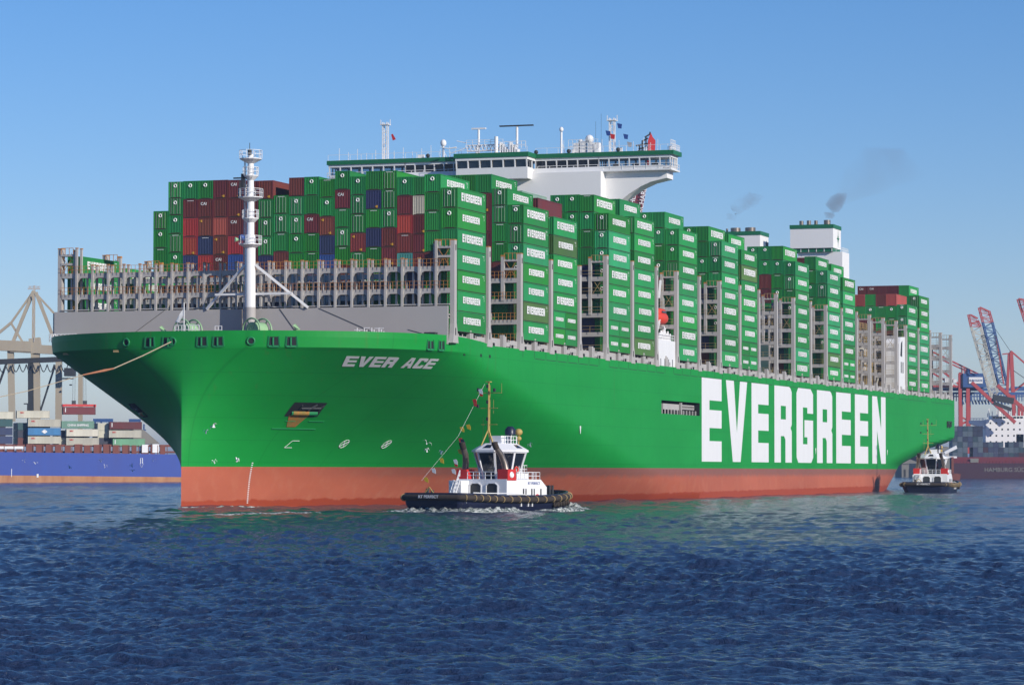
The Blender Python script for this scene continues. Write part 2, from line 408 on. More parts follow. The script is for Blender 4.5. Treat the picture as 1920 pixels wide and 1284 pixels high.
def name_map(c):
    x = c.x / NW; s0 = np.interp([-14.12, -0.63, -15.44, -1.24], arc_u, arc); a0 = s0[0] + (s0[1] - s0[0]) * x; a1 = s0[2] + (s0[3] - s0[2]) * x
    return hull_pt(float(np.interp(a0 + (a1 - a0) * c.z, arc, arc_u)), 19.3 + 1.33 * c.z, .03 - c.y)
wrap(mb, 'name_lettering', M['white'], ship, name_map, .12)

# small things on the bow: anchor pockets, fairleads, roller openings, marks
def patch(mb, pts, off, side=-1, th=.0):
    """pts in (u,w), conforming fan"""
    mb.poly([hull_pt(u, w_, off, side) for u, w_ in pts])
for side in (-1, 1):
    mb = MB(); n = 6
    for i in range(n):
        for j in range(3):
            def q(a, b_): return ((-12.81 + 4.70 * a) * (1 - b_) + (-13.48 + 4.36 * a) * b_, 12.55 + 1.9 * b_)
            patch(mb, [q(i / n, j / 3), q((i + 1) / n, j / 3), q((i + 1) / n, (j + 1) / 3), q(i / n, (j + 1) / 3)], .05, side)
    pk = mb.build('anchor_pocket', M['darkhole'], ship, fix=False)  # flat plate on the hull, the pocket's shade is its colour
    mb = MB(); mb.bar(hull_pt(-11.8, 13.7, .12, side), hull_pt(-9.2, 13.75, .12, side), .3, .2); mb.bar(hull_pt(-10.6, 13.5, .12, side), hull_pt(-10.2, 14.2, .12, side), .25); mb.bar(hull_pt(-11.9, 13.6, .12, side), hull_pt(-12.1, 14.1, .12, side), .22); mb.bar(hull_pt(-9.2, 13.6, .12, side), hull_pt(-9.1, 14.1, .12, side), .22)
    mb.build('anchor', M['dark'], pk)
    mb = MB(); mb.tube([hull_pt(-12.3 + .36 * i, 12.95, -.12, side) for i in range(11)], .42, 10); mb.build('pocket_lip', M['green'], pk, smooth=40)
    mb = MB(); mb.tube([hull_pt(-12.1 + .36 * i, 12.97, -.08, side) for i in range(7)], .42, 10); mb.build('rusty_lip', M['rust'], pk, smooth=40)
    if side == -1:
        mb = MB()
        for i in range(4):
            for j in range(4):
                def q(a, b_): return (-11.0 + 1.3 * a + (-1.3 + 1.5 * a) * b_, 11.1 + 1.6 * b_)
                patch(mb, [q(i / 4, j / 4), q((i + 1) / 4, j / 4), q((i + 1) / 4, (j + 1) / 4), q(i / 4, (j + 1) / 4)], .06, side)
        mb.build('rust_stain', M['rust'], ship, fix=False)
mb = MB(); mb.tube([hull_pt(-12.9 + .6 * i, 10.85, .05) for i in range(12)], .07, 6); mb.tube([hull_pt(-12 + .5 * i, 11.9, .05) for i in range(4)], .05, 6); mb.tube([hull_pt(-8.6 + .6 * i, 11.9, .05) for i in range(5)], .05, 6)
mb.build('rubbing_strip', M['green'], ship)
mb = MB()
for u, w_ in ((-8.2, 8.75),):
    for p, q in (((0, .45), (1.1, .45)), ((0, .45), (-.5, -.5)), ((-.5, -.5), (.7, -.5))): mb.bar(hull_pt(u + p[0], w_ + p[1], .05), hull_pt(u + q[0], w_ + q[1], .05), .13, .05)
mb.build('bulb_mark', M['white'], ship)
for u in (1.1, 9.2):
    mb = MB()
    for i in range(14):
        a, b = 2 * math.pi * i / 14, 2 * math.pi * (i + 1) / 14
        mb.bar(hull_pt(u + math.cos(a) * .62, 8.85 + math.sin(a) * .55, .05), hull_pt(u + math.cos(b) * .62, 8.85 + math.sin(b) * .55, .05), .11, .05)
    mb.bar(hull_pt(u - .5, 8.5, .05), hull_pt(u + .5, 9.2, .05), .14, .05); mb.bar(hull_pt(u - .35, 9.25, .05), hull_pt(u + .35, 8.45, .05), .14, .05)
    mb.build('thruster_mark', M['white'], ship)
mb = MB()
for i in range(20):             # draught marks
    w_ = .5 + i * .29; u_ = -11.3 - .22 * w_; patch(mb, [(u_ - .14, w_), (u_ + .14, w_), (u_ + .12, w_ + .13), (u_ - .16, w_ + .13)], .04)
mb.build('draught_mark', M['white'], ship)
for u, w_ in ((58.8, 11.5), (178, 9.3), (222, 9.2), (294, 9.3)):
    mb = MB()
    mb.poly([(u - .35, -.02, w_ + .6), (u + .35, -.02, w_ + .6), (u + .12, -.02, w_ - .6), (u - .12, -.02, w_ - .6)])
    mb.build('tug_mark', M['white'], ship)
# bulwark openings with rollers
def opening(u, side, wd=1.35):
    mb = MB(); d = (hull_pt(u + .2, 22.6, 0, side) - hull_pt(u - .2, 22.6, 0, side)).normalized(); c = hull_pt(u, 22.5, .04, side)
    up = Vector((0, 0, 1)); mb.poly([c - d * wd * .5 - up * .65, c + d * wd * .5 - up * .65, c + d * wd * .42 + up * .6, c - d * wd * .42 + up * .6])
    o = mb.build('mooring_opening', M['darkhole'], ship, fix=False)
    mb = MB(); n = hull_pt(u, 22.5, .2, side) - hull_pt(u, 22.5, 0, side)
    for e in (-1, 1): mb.bar(c + d * e * (wd * .5 + .1) - up * .7, c + d * e * (wd * .42 + .1) + up * .68, .14, .2)
    mb.bar(c - d * wd * .5 - up * .7, c + d * wd * .5 - up * .7, .12, .25); mb.tube([c - d * .1 - up * .6 + n * .3, c - d * .1 + up * .5 + n * .3], .14, 8)
    mb.build('roller_frame', M['green'], o)
def find_bow(xpix, side):   # where on the bulwark a sight line falls, solved once from the bow's own shape
    best = None
    for i in range(600):
        u = US + .02 + 30 * (i / 600) ** 2; p = S @ Vector((u, 30.75 + side * half(u, 22.6), 22.6)); e = abs(960 + 5883 * p.x / p.y - xpix)
        if best is None or e < best[0]: best = (e, u)
    return best[1]
for x, sd in ((280, 1), (313, 1), (378, -1), (408, -1), (513, -1), (546, -1), (806, -1), (827, -1)): opening(find_bow(x, sd), sd)
for x, sd in ((236, 1), (343, 1), (470, -1)):
    u = find_bow(x, sd); c = hull_pt(u, 22.5, .05, sd); n = (hull_pt(u, 22.5, .3, sd) - hull_pt(u, 22.5, 0, sd)).normalized()
    mb = MB(); mb.ring(c, n, .5, .14); o = mb.build('fairlead', M['green'], ship, smooth=True)
    mb = MB(); mb.tube([c - n * .02, c + n * .02], .42, 14); mb.build('fairlead_hole', M['darkhole'], o)
# seams and freeing slots along the sheer strake
mb = MB()
for i in range(62):
    u = 30 + i * 5.55; mb.box(u, u + .12, -.012, .02, 21.9, 23.05)
    if i % 7: mb.box(u + .35, u + 5.0, -.012, .02, 21.84, 21.94)
mb.build('sheer_strake_seam', M['dark'], ship)
mb = MB()
for u in (4.2, 10.7, 14.6): mb.box(u, u + .7, -.012 + 30.75 - half(u, 21.5), .05 + 30.75 - half(u, 21.5), 21.3, 21.75)
mb.build('scupper', M['darkhole'], ship)

# ------------------------------------------------------------------ breakwater, foremast, foredeck fittings
mb = MB()
mb.box(-1.4, -1.1, .6, 30.6, 22.7, 28.05); mb.box(-1.4, -1.1, 31.9, 61.6, 22.7, 28.05)
for i in range(20): mb.box(-1.09, -.5, 1 + 3.2 * i, 1.15 + 3.2 * i, 22.7, 27.9)
mb.prism([(-.35, 23.0), (1.35, 23.0), (.75, 23.8), (.6, 25), (.6, 31), (-.35, 31)][::-1], -1.42, -.3, 'x') if False else None
mb.build('breakwater', M['greywall'], ship)
mb = MB(); mb.box(-.9, .9, 30.6, 31.9, 22.7, 27.6); mb.build('breakwater_doorway', M['dark'], ship)
mb = MB()
for u, v0, v1, w0, w1 in ((-1.45, 8, 20, 28, 22.9), (-1.45, 2.0, 6.5, 24.8, 23.6), (-1.45, 44, 50, 24.0, 28), (-1.45, 22.5, 26, 28, 23.4)): mb.bar((u, v0, w1), (u, v1, w0), .05)
mb.build('stay_wire', M['dark'], ship)
mv, mu = 29.9, -3.0
mb = MB(); mb.mi = 1; mb.tube([(mu, mv, 22.7), (mu, mv, 28.2)], [.85, .8], 16)
mb.mi = 0; mb.tube([(mu, mv, 28.2), (mu, mv, 38.3), (mu, mv, 38.6), (mu, mv, 45.2), (mu, mv, 45.4), (mu, mv, 50)], [.78, .72, .56, .52, .46, .42], 16)
mast = mb.build('foremast', [M['white'], M['greywall']], ship, smooth=30)
mb = MB()
mb.bar((mu, mv - .8, 34.2), (mu + 1.5, mv - 8.3, 28.1), .34, .34); mb.bar((mu, mv + .8, 34.2), (mu + 1.5, mv + 7.4, 28.1), .34, .34)
mb.bar((mu + .4, mv - 6.3, 30.1), (mu + .4, mv + 5.6, 30.1), .28)
mb.build('mast_brace', M['white'], mast)
for zz, rr in ((37.2, 1.6), (40.9, 1.15), (43.9, 1.75), (47.0, 1.1), (49.4, 1.6)):
    mb = MB(); mb.tube([(mu, mv, zz - .7), (mu, mv, zz - .12), (mu, mv, zz)], [.5, rr, rr], 14); pf = mb.build('mast_platform', M['white'], mast)
    mb = MB()
    for i in range(10):
        a = 2 * math.pi * i / 10; b = 2 * math.pi * (i + 1) / 10; p = (mu + rr * math.cos(a), mv + rr * math.sin(a)); q = (mu + rr * math.cos(b), mv + rr * math.sin(b))
        mb.bar((*p, zz), (*p, zz + 1.15), .07)
        for h in (.6, 1.15): mb.bar((*p, zz + h), (*q, zz + h), .06)
    mb.build('guard_rail', M['white'], pf)
mb = MB()
mb.box(mu + .1, mu + .18, mv + 1.0, mv + 1.08, 22.7, 49.5); mb.box(mu + .5, mu + .58, mv + 1.0, mv + 1.08, 22.7, 49.5)
for i in range(66): mb.box(mu + .1, mu + .58, mv + 1.02, mv + 1.07, 23 + .4 * i, 23.06 + .4 * i)
mb.build('ladder', M['white'], mast)
mb = MB(); mb.tube([(mu - .4, mv, 49.9), (mu - .4, mv, 50.6)], .3, 10); mb.tube([(mu - .4, mv, 50.6), (mu - .4, mv, 51.6)], .05, 6); mb.box(mu - .7, mu - .2, mv + .8, mv + 1.2, 45.2, 47.2); mb.tube([(mu - .6, mv + 2.4, 46.6), (mu - .6, mv - .4, 46.6)], .12, 6)
mb.tube([(mu - .6, mv + 1.4, 44), (mu - .6, mv + 1.4, 46.3)], [.25, .1], 8); mb.build('mast_light', M['dark'], mast)
mb = MB(); mb.ball((mu - .8, mv + 1.0, 38.1), .45); mb.build('horn_float', M['blue'], mast)
mb = MB(); mb.tube([(mu - .9, mv + 1.3, 37.8), (mu - 1.3, mv + 1.8, 37.8)], [.12, .36], 12); mb.build('fog_horn', M['winch'], mast)

def winch(u, v, r):
    o = empty('mooring_winch', (u, v, 22.75), R(68), parent=ship)
    mb = MB()
    for k in (-1.1, 1.1):
        mb.ring((0, k, r), (0, 1, 0), r, .13, 24, 6); mb.ring((0, k, r), (0, 1, 0), r * .45, .08, 16, 6)
        for i in range(6):
            a = math.pi * i / 3; mb.bar((0, k, r), (math.cos(a) * r, k, r + math.sin(a) * r), .12, .16)
    mb.build('reel_wheel', M['winch'], o, smooth=40)
    mb = MB(); mb.tube([(0, -1.1, r), (0, 1.1, r)], r * .7, 18); mb.build('rope_drum', M['winch'], o, smooth=40)
    mb = MB(); mb.box(-r * .9, r * .9, -1.5, -1.3, 0, r * 1.1); mb.box(-.5, .5, 1.3, 2.3, .2, 1.6); mb.tube([(0, 1.3, 1), (0, 3.2, 1)], .3, 10); mb.tube([(0, 3.2, 1), (0, 3.4, 1)], .5, 12)
    mb.build('winch_drive', M['winch'], o)
    mb = MB()
    for i in range(5): mb.bar((-.7, -2.1 - .35 * i, .3), (-.2, -2.1 - .35 * i, 1.4), .09, .09)
    mb.box(-.9, .2, -3.9, -2.0, .2, .45); mb.build('winch_valve', M['red'], o)
winch(-9.5, 36.6, 1.75); winch(-9.5, 26.0, 1.75)
mb = MB()
for u, v in ((-9, 40.8), (-9, 20.4)):
    mb.tube([(u, v, 22.75), (u, v, 24.0), (u, v - .3, 24.6), (u, v + .2, 25.3)], [.32, .22, .42, .28], 8); mb.box(u - .3, u + .3, v + .7, v + 1.5, 22.75, 23.7)
    mb.ball((u, v - .9, 23.3), .5, 6)
mb.build('davit_pedestal', M['winch'], ship, smooth=40)
mb = MB()
for i in range(13): mb.bar((-6, 8.4 + i * .36, 23.3), (-6, 8.4 + i * .36, 24.4 + .5 * ((i * 7) % 3) / 2), .12)
for a, b, z in ((8.4, 9.8, 24.8), (10.5, 11.4, 24.9), (11.6, 12.8, 24.6)): mb.bar((-6, a, z), (-6, b, z), .1)
mb.build('vent_pipe', M['white'], ship)
def rail_loop(mb, pts, h=1.1, n_rail=2, step=1.5, t=.06):
    for a, b in zip(pts[:-1], pts[1:]):
        a = Vector(a); b = Vector(b); k = max(1, int((b - a).length / step))
        for i in range(k + 1): p = a.lerp(b, i / k); mb.bar(p, p + Vector((0, 0, h)), t)
        for r in range(1, n_rail + 1): mb.bar(a + Vector((0, 0, h * r / n_rail)), b + Vector((0, 0, h * r / n_rail)), t)
mb = MB(); rail_loop(mb, [(-3.5, 57, 23.6), (-3.5, 61.3, 23.6), (-1.5, 61.3, 23.6)], 1.15, 3, .6, .09); rail_loop(mb, [(-22.5, 29, 23.6), (-22.5, 32.6, 23.6)], 1.2, 2, .45, .09)
rail_loop(mb, [(-21, 27.3, 23.6), (-21, 26.3, 23.6)], 1.1, 2, .5, .08); rail_loop(mb, [(-3.5, 52.5, 23.6), (-3.5, 55.8, 23.6)], .8, 2, .6, .09)
mb.build('foredeck_railing', M['white'], ship)
mb = MB(); mb.tube([(-23.6, 30.75, 23.4), (-23.6, 30.75, 27.8)], .075, 8); mb.build('jackstaff', M['white'], ship)
mb = MB(); mb.poly([(-23.6, 30.85, 27.0), (-23.7, 31.4, 26.2), (-23.5, 32.1, 25.2), (-23.6, 31.7, 25.1), (-23.6, 30.85, 26.1)]); mb.prism([(30.85, 27.0), (31.9, 25.3), (31.5, 25.1), (30.85, 26.1)], -23.62, -23.58, 'x')
mb.build('bow_pennant', M['white'], ship)
mb = MB(); mb.box(-3.4, -2.2, 1.8, 3.4, 23.6, 24.3); mb.build('deck_locker', M['dark'], ship)
mb = MB()
for x, sd in ((104, 1), (111, 1), (131, 1), (207, 1)):
    u = find_bow(x + 4, sd); c = hull_pt(u, 21.4, .1, sd); mb.cbox(c.x, c.y, c.z, .3, .8, .3)
mb.build('bow_light', M['tan'], ship)

# ------------------------------------------------------------------ lashing bridges
ROWP = 2.535
def vrow(r): return .05 + ROWP * (r - 1)
def lashing(n, idx):
    first = idx == 0; u = n * PITCH; tall = n >= 5; top = (34.8 if first else 34.3) if n < 5 else 36.6; tower = 37.3 if n < 5 else (39.9 if n < 21 else 39.3)
    plats = [24.3, 27.4, 30.5, 33.6] + ([36.4] if tall else [])
    mb = MB(); ra = MB(); mb.mi = 0
    stp = 1 if first else 2
    for k in range(0, 25, stp):
        v = ROWP * k + .05
        t = tower if k in (0, 24) or (k in (1, 23) and stp == 1) else top
        if k in (0, 24): continue
        for du in (-.75, .75):
            w0 = 28 if first and du < 0 else 22.8
            mb.box(u + du - .14, u + du + .14, v - .16, v + .16, w0, t)
            mb.mi = 1; mb.box(u + du - .17, u + du + .17, v - .21, v + .21, t, t + .13); mb.mi = 0
        if first:   # smaller stanchion beside each post
            mb.box(u - .3, u - .05, v + .95, v + 1.2, 28.2, 33.3)
    for s_, v in ((0, .25), (1, 61.2)):
        # stout outer posts with flared foot
        mb.box(u - .55, u + .45, v - .32, v + .32, 25.6, tower)
        mb.prism([(u - 1.1, 22.9), (u + 1.2, 22.9), (u + .85, 24.2), (u + .45, 25.6), (u - .55, 25.6), (u - .75, 24.2)], v - .34, v + .34, 'y')
        mb.mi = 1; mb.box(u - .57, u + .47, v - .34, v + .34, tower, tower + .12); mb.mi = 0
        mb.mi = 2; mb.box(u - .2, u + .12, v - .37 if s_ == 0 else v + .33, v - .33 if s_ == 0 else v + .37, 24.0, 25.0); mb.box(u - .12, u + .1, v - .37 if s_ == 0 else v + .33, v - .33 if s_ == 0 else v + .37, tower - 1.4, tower - .6); mb.mi = 0
        vi = v + ROWP * (1 if s_ == 0 else -1)
        mb.box(u - .7, u - .2, vi - .25, vi + .25, 30.3, tower - .4); mb.mi = 1; mb.box(u - .72, u - .18, vi - .27, vi + .27, tower - .4, tower - .15); mb.mi = 0
        a, b = sorted((v, vi))
        for w_ in ([tower - 1.1, 36.0 if tall else 34.9]): mb.box(u - .6, u + .6, a + .3, b - .2, w_, w_ + .3)
        rail = [(u - .7, a + .3, tower - .8), (u - .7, b - .3, tower - .8)]; rail_loop(ra, rail, .9, 1, .6, .07)
        # ladder and lashing rods in the tower
        for i in range(28): ra.bar((u + .3, a + .6, 24.4 + i * .45), (u + .3, a + 1.1, 24.4 + i * .45), .05)
        for q in (.6, 1.1): ra.bar((u + .3, a + q, 23.5), (u + .3, a + q, tower - .5), .05)
        ra.bar((u - .4, a + .4, 33.6), (u - .4, b - .3, 36.3), .06); ra.bar((u - .4, b - .3, 33.6), (u - .4, a + .4, 36.3), .06)
    for w_ in plats:
        if first and w_ < 28: continue
        mb.box(u - .5, u + .5, .6, 60.8, w_ - .12, w_)
        for du in (-.52, .52): mb.box(u + du - .07, u + du + .07, .6, 60.8, w_ - .6, w_ + .1)
        lit = w_ > 28
        for du in (-.88,):
            for h in (.55, 1.1): ra.bar((u + du, .6, w_ + h), (u + du, 60.8, w_ + h), .045)
            for i in range(0, 96 if n < 3 else 32): ra.bar((u + du, .8 + i * (.633 if n < 3 else 1.9), w_), (u + du, .8 + i * (.633 if n < 3 else 1.9), w_ + 1.1), .045)
        # rounded gussets where posts meet beams
        for k in (range(1, 24) if first else (range(2, 23, 2) if n < 3 else ())):
            v = ROWP * k + .05
            for e in (-1, 1): mb.prism([(v + e * .2, w_ - .6), (v + e * .75, w_ - .6), (v + e * .36, w_ - .8), (v + e * .2, w_ - 1.2)], u - .62, u - .5, 'x')
    if first:
        mb.box(u - .75, u + .75, .6, 60.8, 28.25, 28.4)
    o = mb.build('lashing_bridge', [M['greytrim'], M['orange'], M['darkhole']], ship)
    ra.build('guard_rail', [M['orange'] if n < 3 else M['tan']], o)
for i, n in enumerate(BR): lashing(n, i)
# pedestals, coamings and fittings along the port deck edge in each bay
for i in range(len(BR) - 1):
    a = BR[i] * PITCH + 1.3; b = BR[i + 1] * PITCH - 1.1; mb = MB()
    if b - a < 6: continue
    m_ = (a + b) / 2
    mb.box(m_ - .8, m_ - .2, .1, .7, 22.75, 24.9); mb.box(m_ + .1, m_ + .7, .15, .7, 22.75, 24.7)
    mb.box(a, m_ - 1.6, .35, .5, 22.75, 24.0 + .3 * (i % 2)); mb.box(m_ + 1.6, b, .35, .5, 22.75, 23.5); mb.box(b - 3.5, b, .3, .5, 23.5, 24.2)
    mb.box(m_ + .9, m_ + 2.4, .2, .5, 23.3, 23.9); mb.box(a, b, 2.6, 60.6, 22.75, 24.45)
    for q in (a + .9, a + 2.6, b - 1.5, b - 4.2): mb.bar((q, .3, 22.8), (q + .9, .6, 24.3), .12)
    ped = mb.build('hatch_coaming', M['greytrim'], ship)
    mb = MB()
    for q in (a + 1.2, b - 2.6, m_ + 2.2): mb.box(q, q + .8, .28, .34, 22.95, 23.6)
    mb.build('coaming_opening', M['darkhole'], ped)

# ------------------------------------------------------------------ containers
def corr(mb, axis, fixed, a0, a1, z0, z1, n, depth, sgn):
    """trapezoid corrugated panel; axis 'x' = panel runs along x at y=fixed, 'y' = runs along y at x=fixed"""
    w_ = (a1 - a0) / n; pr = []
    for i in range(n):
        s0 = a0 + i * w_; pr += [(s0, 0), (s0 + w_ * .3, 0), (s0 + w_ * .5, depth), (s0 + w_ * .8, depth)]
    pr.append((a1, 0))
    for (s1, d1), (s2, d2) in zip(pr[:-1], pr[1:]):
        f1 = fixed + sgn * d1; f2 = fixed + sgn * d2
        if axis == 'x': mb.poly([(s1, f1, z0), (s2, f2, z0), (s2, f2, z1), (s1, f1, z1)])
        else: mb.poly([(f1, s1, z0), (f2, s2, z0), (f2, s2, z1), (f1, s1, z1)])
_shell = {}
def shell(L, H, c, style):
    key = (L, H, c, style)
    if key in _shell: return _shell[key]
    W = 2.44; x0, x1, y0, y1, h = -L / 2, L / 2, -W / 2, W / 2, H - .035
    mb = MB(); p = .15
    for x in (x0, x1 - p):
        for y in (y0, y1 - p): mb.box(x, x + p, y, y + p, 0, h)
    for y in (y0 + .012, y1 - .012 - .1):
        mb.box(x0 + p, x1 - p, y, y + .1, .02, .16); mb.box(x0 + p, x1 - p, y, y + .1, h - .12, h - .004)
    for x in (x0 + .012, x1 - .012 - .1):
        mb.box(x, x + .1, y0 + p, y1 - p, .02, .18); mb.box(x, x + .1, y0 + p, y1 - p, h - .14, h - .004)
    mb.mi = 1; mb.box(x0 + .02, x1 - .02, y0 + .004, y0 + .05, -.03, .075); mb.box(x0 + .004, x0 + .05, y0 + .02, y1 - .02, -.03, .085); mb.mi = 0  # dark brown strips drawn as the shaded gap between tiers
    mb.mi = 1; mb.box(x0 - .004, x0 + .02, y0 + .5, y1 - .5, -.02, .16); mb.mi = 0
    fr = mb.mesh('container_frame', [CM[c], M['seam']])
    mb = MB(); ns = int(L / .42)
    corr(mb, 'x', y0 + .045, x0 + p, x1 - p, .14, h - .1, ns, .04, 1); corr(mb, 'x', y1 - .045, x0 + p, x1 - p, .14, h - .1, max(6, ns // 3), .04, -1)
    ne = 8
    corr(mb, 'y', x0 + .02, y0 + p, y1 - p, .16, h - .12, ne, .11 if style != 'd' else .08, 1); corr(mb, 'y', x1 - .045, y0 + p, y1 - p, .16, h - .12, 5, .05, -1)
    mb.poly([(x0 + .03, y0 + .03, h - .03), (x1 - .03, y0 + .03, h - .03), (x1 - .03, y1 - .03, h - .03), (x0 + .03, y1 - .03, h - .03)])
    mb.poly([(x0 + .03, y0 + .03, .05), (x0 + .03, y1 - .03, .05), (x1 - .03, y1 - .03, .05), (x1 - .03, y0 + .03, .05)])
    bd = mb.mesh('container_shell', CM[c], fix=False)
    _shell[key] = (bd, fr); return _shell[key]
# shared markings
mk_white = paint('marking_white', (.80, .80, .78), .6, .12, .8, rnd=.05)
mk_yellow = paint('marking_yellow', (.70, .36, .03), .6, .2, 1)
bar_mat = paint('door_bar_galvanised', (.30, .38, .30), .5, .3, 1)
def side_words(word, wd, ht):
    mb = letters(word, wd, ht, 1.17, 0, .012)
    mb.v = [(x - wd / 2, y, z) for x, y, z in mb.v]; return mb.mesh('side_lettering', mk_white)
SIDE40 = side_words('EVERGREEN', 7.3, .95); SIDE40B = side_words('EVERGREEN', 8.6, 1.15); SIDE20 = side_words('EVERGREEN', 3.9, .55)
mb = MB(); mb.ring((0, 0, 0), (1, 0, 0), .23, .09, 12, 4); mb.box(-.02, .02, -.05, .05, -.38, .38) if False else None
EMBL = mb.mesh('end_emblem', mk_white)
mb = MB(); mb.box(-.02, 0, -.12, .12, -.16, .2); mb.box(-.021, 0, .2, .3, -.05, .1)
WARN = mb.mesh('warning_plate', mk_yellow)
mb = MB()
for y in (-.75, -.28, .28, .75): mb.tube([(-.03, y, .2), (-.03, y, 2.6)], .028, 5)
DOORB = mb.mesh('door_bar', bar_mat)
mb = MB(); mb.box(-.008, 0, -.55, .55, 0, .07)
TOPSTRIP = mb.mesh('end_marking', mk_white)
CAI = font_mesh('end_lettering', 'CAI', .62, mk_white, .01, 'CENTER', .012)
mb = MB(); mb.box(-.35, .35, -.012, 0, 0, .06); mb.box(-.05, .35, -.012, 0, -.22, -.17); mb.box(.25, .33, -.012, 0, -.6, -.4)
CODE = mb.mesh('id_code', mk_white)
n_cont = 0
def container(base, L, H, c, label, marks='', group='containers stacked on the green ship'):
    """base: matrix at the container's base centre, x aft, y starboard"""
    global n_cont; n_cont += 1
    root = empty('shipping_container', mat=base); tag(root, label, 'shipping container', group)
    bd, fr = shell(L, H, c, 'd' if 'd' in marks else 'n')
    link('shell', bd, root); link('frame', fr, root)
    def sub(name, me, x, y, z, rz=0, s_=1.0):
        o = bpy.data.objects.new(name, me); COL.objects.link(o); o.parent = root; o.location = (x, y, z); o.rotation_euler = (0, 0, rz); o.scale = (s_,) * 3; return o
    x0 = -L / 2
    jx = random.uniform(-.35, .3)
    if 's' in marks: sub('side_lettering', SIDE40, jx, -1.215, H * .40)
    if 'S' in marks: sub('side_lettering', SIDE40B, jx, -1.215, H * .38)
    if '2' in marks: sub('side_lettering', SIDE20, 0, -1.215, H * .42)
    if 's' in marks or 'S' in marks: sub('id_code', CODE, L / 2 - 1.1, -1.215, H - .45)
    if 'e' in marks: sub('emblem', EMBL, x0, .05, H * .74)
    if 'w' in marks: sub('warning_plate', WARN, x0 - .002, -.55, .35)
    if 'y' in marks: sub('warning_plate', WARN, x0 - .002, .65, H - .55)
    if 'd' in marks: sub('door_bar', DOORB, x0, 0, 0)
    if 't' in marks: sub('end_marking', TOPSTRIP, x0 + .005, 0, H - .28)
    if 'c' in marks:
        o = bpy.data.objects.new('end_lettering', CAI); COL.objects.link(o); o.parent = root; o.matrix_local = text_frame((x0 - .004, .3, H - .95), (0, -1, 0), (0, 0, 1))
    return root
def place(bay, r, wb, L=12.19, off=0): return S @ Matrix.Translation((bay * PITCH + 1.25 + L / 2 + off, vrow(r) + 1.22, wb))
ORD = 'first second third fourth fifth sixth seventh eighth ninth tenth eleventh twelfth thirteenth fourteenth fifteenth sixteenth seventeenth eighteenth nineteenth twentieth twenty-first twenty-second twenty-third twenty-fourth'.split()
fill = []        # (bay,row,bottom,top,colour) deep containers
# A: outermost side stacks, base to top
side_bays = [(0, 7, 0), (2, 7, 0), (3, 5, 1), (5, 6, 1), (6, 8, 0), (7.89, 8, 0), (9.89, 8, 0), (10.88, 6, 1), (13.85, 8, 0), (15.83, 8, 0), (16.83, 6, 1), (21.54, 7, 0), (22.54, 8, 0)]
shade = 'gGgJgGgGJgggGgJGgg'
q = 0
for bi, (bay, nh, pairs) in enumerate(side_bays):
    wb = 24.6 if bay < 3 or bay > 20 else 24.55; tot = nh + (2 if pairs else 0); lvl = tot
    where = 'of the %s side stack' % ORD[bi]
    if pairs:
        for t in range(2):
            for e in range(2):
                container(place(bay, 1, wb, 6.06, e * 6.13), 6.06, 2.6, random.choice('gGg'), 'short green container, %s in %s pair %s from bow' % (('nearer', 'farther')[e], ('lowest', 'upper')[t], where), '2')
            wb += 2.6; lvl -= 1
    for t in range(nh):
        c = random.choice(shade); lv = lvl - t
        if (bay == 3 and t == nh - 2) or (bay, t) in ((2, 1), (10.88, 4), (6, 0), (15.83, 1)): c = 'V'
        big = (bay == 2 and t in (4, 5)) or random.random() < .2
        mk = ('S' if big else 's') + random.choice(['', 'd', 't', 'e']) + ('e' if lv <= 2 else '')
        nm = {1: 'topmost', tot: 'lowest'}.get(lv, ORD[lv - 1] + ' down')
        o = container(place(bay, 1, wb), 12.19, 2.9, c, '%s container, white letters, %s %s from bow' % (CN[c], nm, where), mk); wb += 2.9
# B: the wide block of container ends facing forward (bay 2). column i from the left -> row 25-i
blk = {1: (45.45, 'Ge Ge Gt', 0), 2: (49.95, 'ge ge ge Gt ge', 0), 3: (50, 'ge Mt MR Rw N', 0), 4: (50, 'Ge Mc my Nt R', 0), 5: (50, 'M M O my Mc', 0), 6: (49.95, 'Mc Mw Mc R B', 0),
       7: (49.7, 'Mc M M M M', 0), 8: (49.7, 'mw G ge ge N', 0), 9: (47.35, 'Gt ge Gt M', 0), 10: (50, 'M ge ge Ge G', 0), 11: (50.05, 'ge G Mc Gt Gt', 0), 12: (49.65, 'Gt ge my N B', 0),
       13: (50.8, 'ge Mc Gt ge Gt', 0), 14: (49.9, 'ge ge Gt my Gt', 0), 15: (50.6, 'G Nw Gt N Gt', 0), 16: (50.6, 'Gt Gt ge Mw M', 0), 17: (49.6, 'ge M R mt T', 0), 18: (49.55, 'G W Mw M M', 0),
       20: (49.6, 'G Mt M M', 0), 21: (49.6, 'G M G M', 0), 22: (49.6, 'gs M M M', 0), 23: (47.4, 'ges gts Gt Gt', 0)}
for col, (top, spec, _) in blk.items():
    r = 25 - col
    for t, sp in enumerate(spec.split()):
        c = sp[0]; H = 2.9
        if col in (2, 23) and t < 2: H = 2.62
        if sp == 'MR': c = 'R'; sp = 'R'
        marks = sp[1:].replace('c', 'c')
        if c in 'Gg' and 'd' not in marks and random.random() < .4: marks += 'd'
        if c in 'Mm' and 'w' not in marks and random.random() < .3: marks += 'w'
        top -= H
        nm = 'topmost' if t == 0 else ORD[t] + ' down'
        container(place(2, r, top), 12.19, H, c, '%s container end, %s in %s column from left of front block' % (CN[c], nm, ORD[col - 1]), marks)
    fill.append((2, r, 24.6, top, c))
fill.append((2, 6, 24.6, 49.5, 'G'))
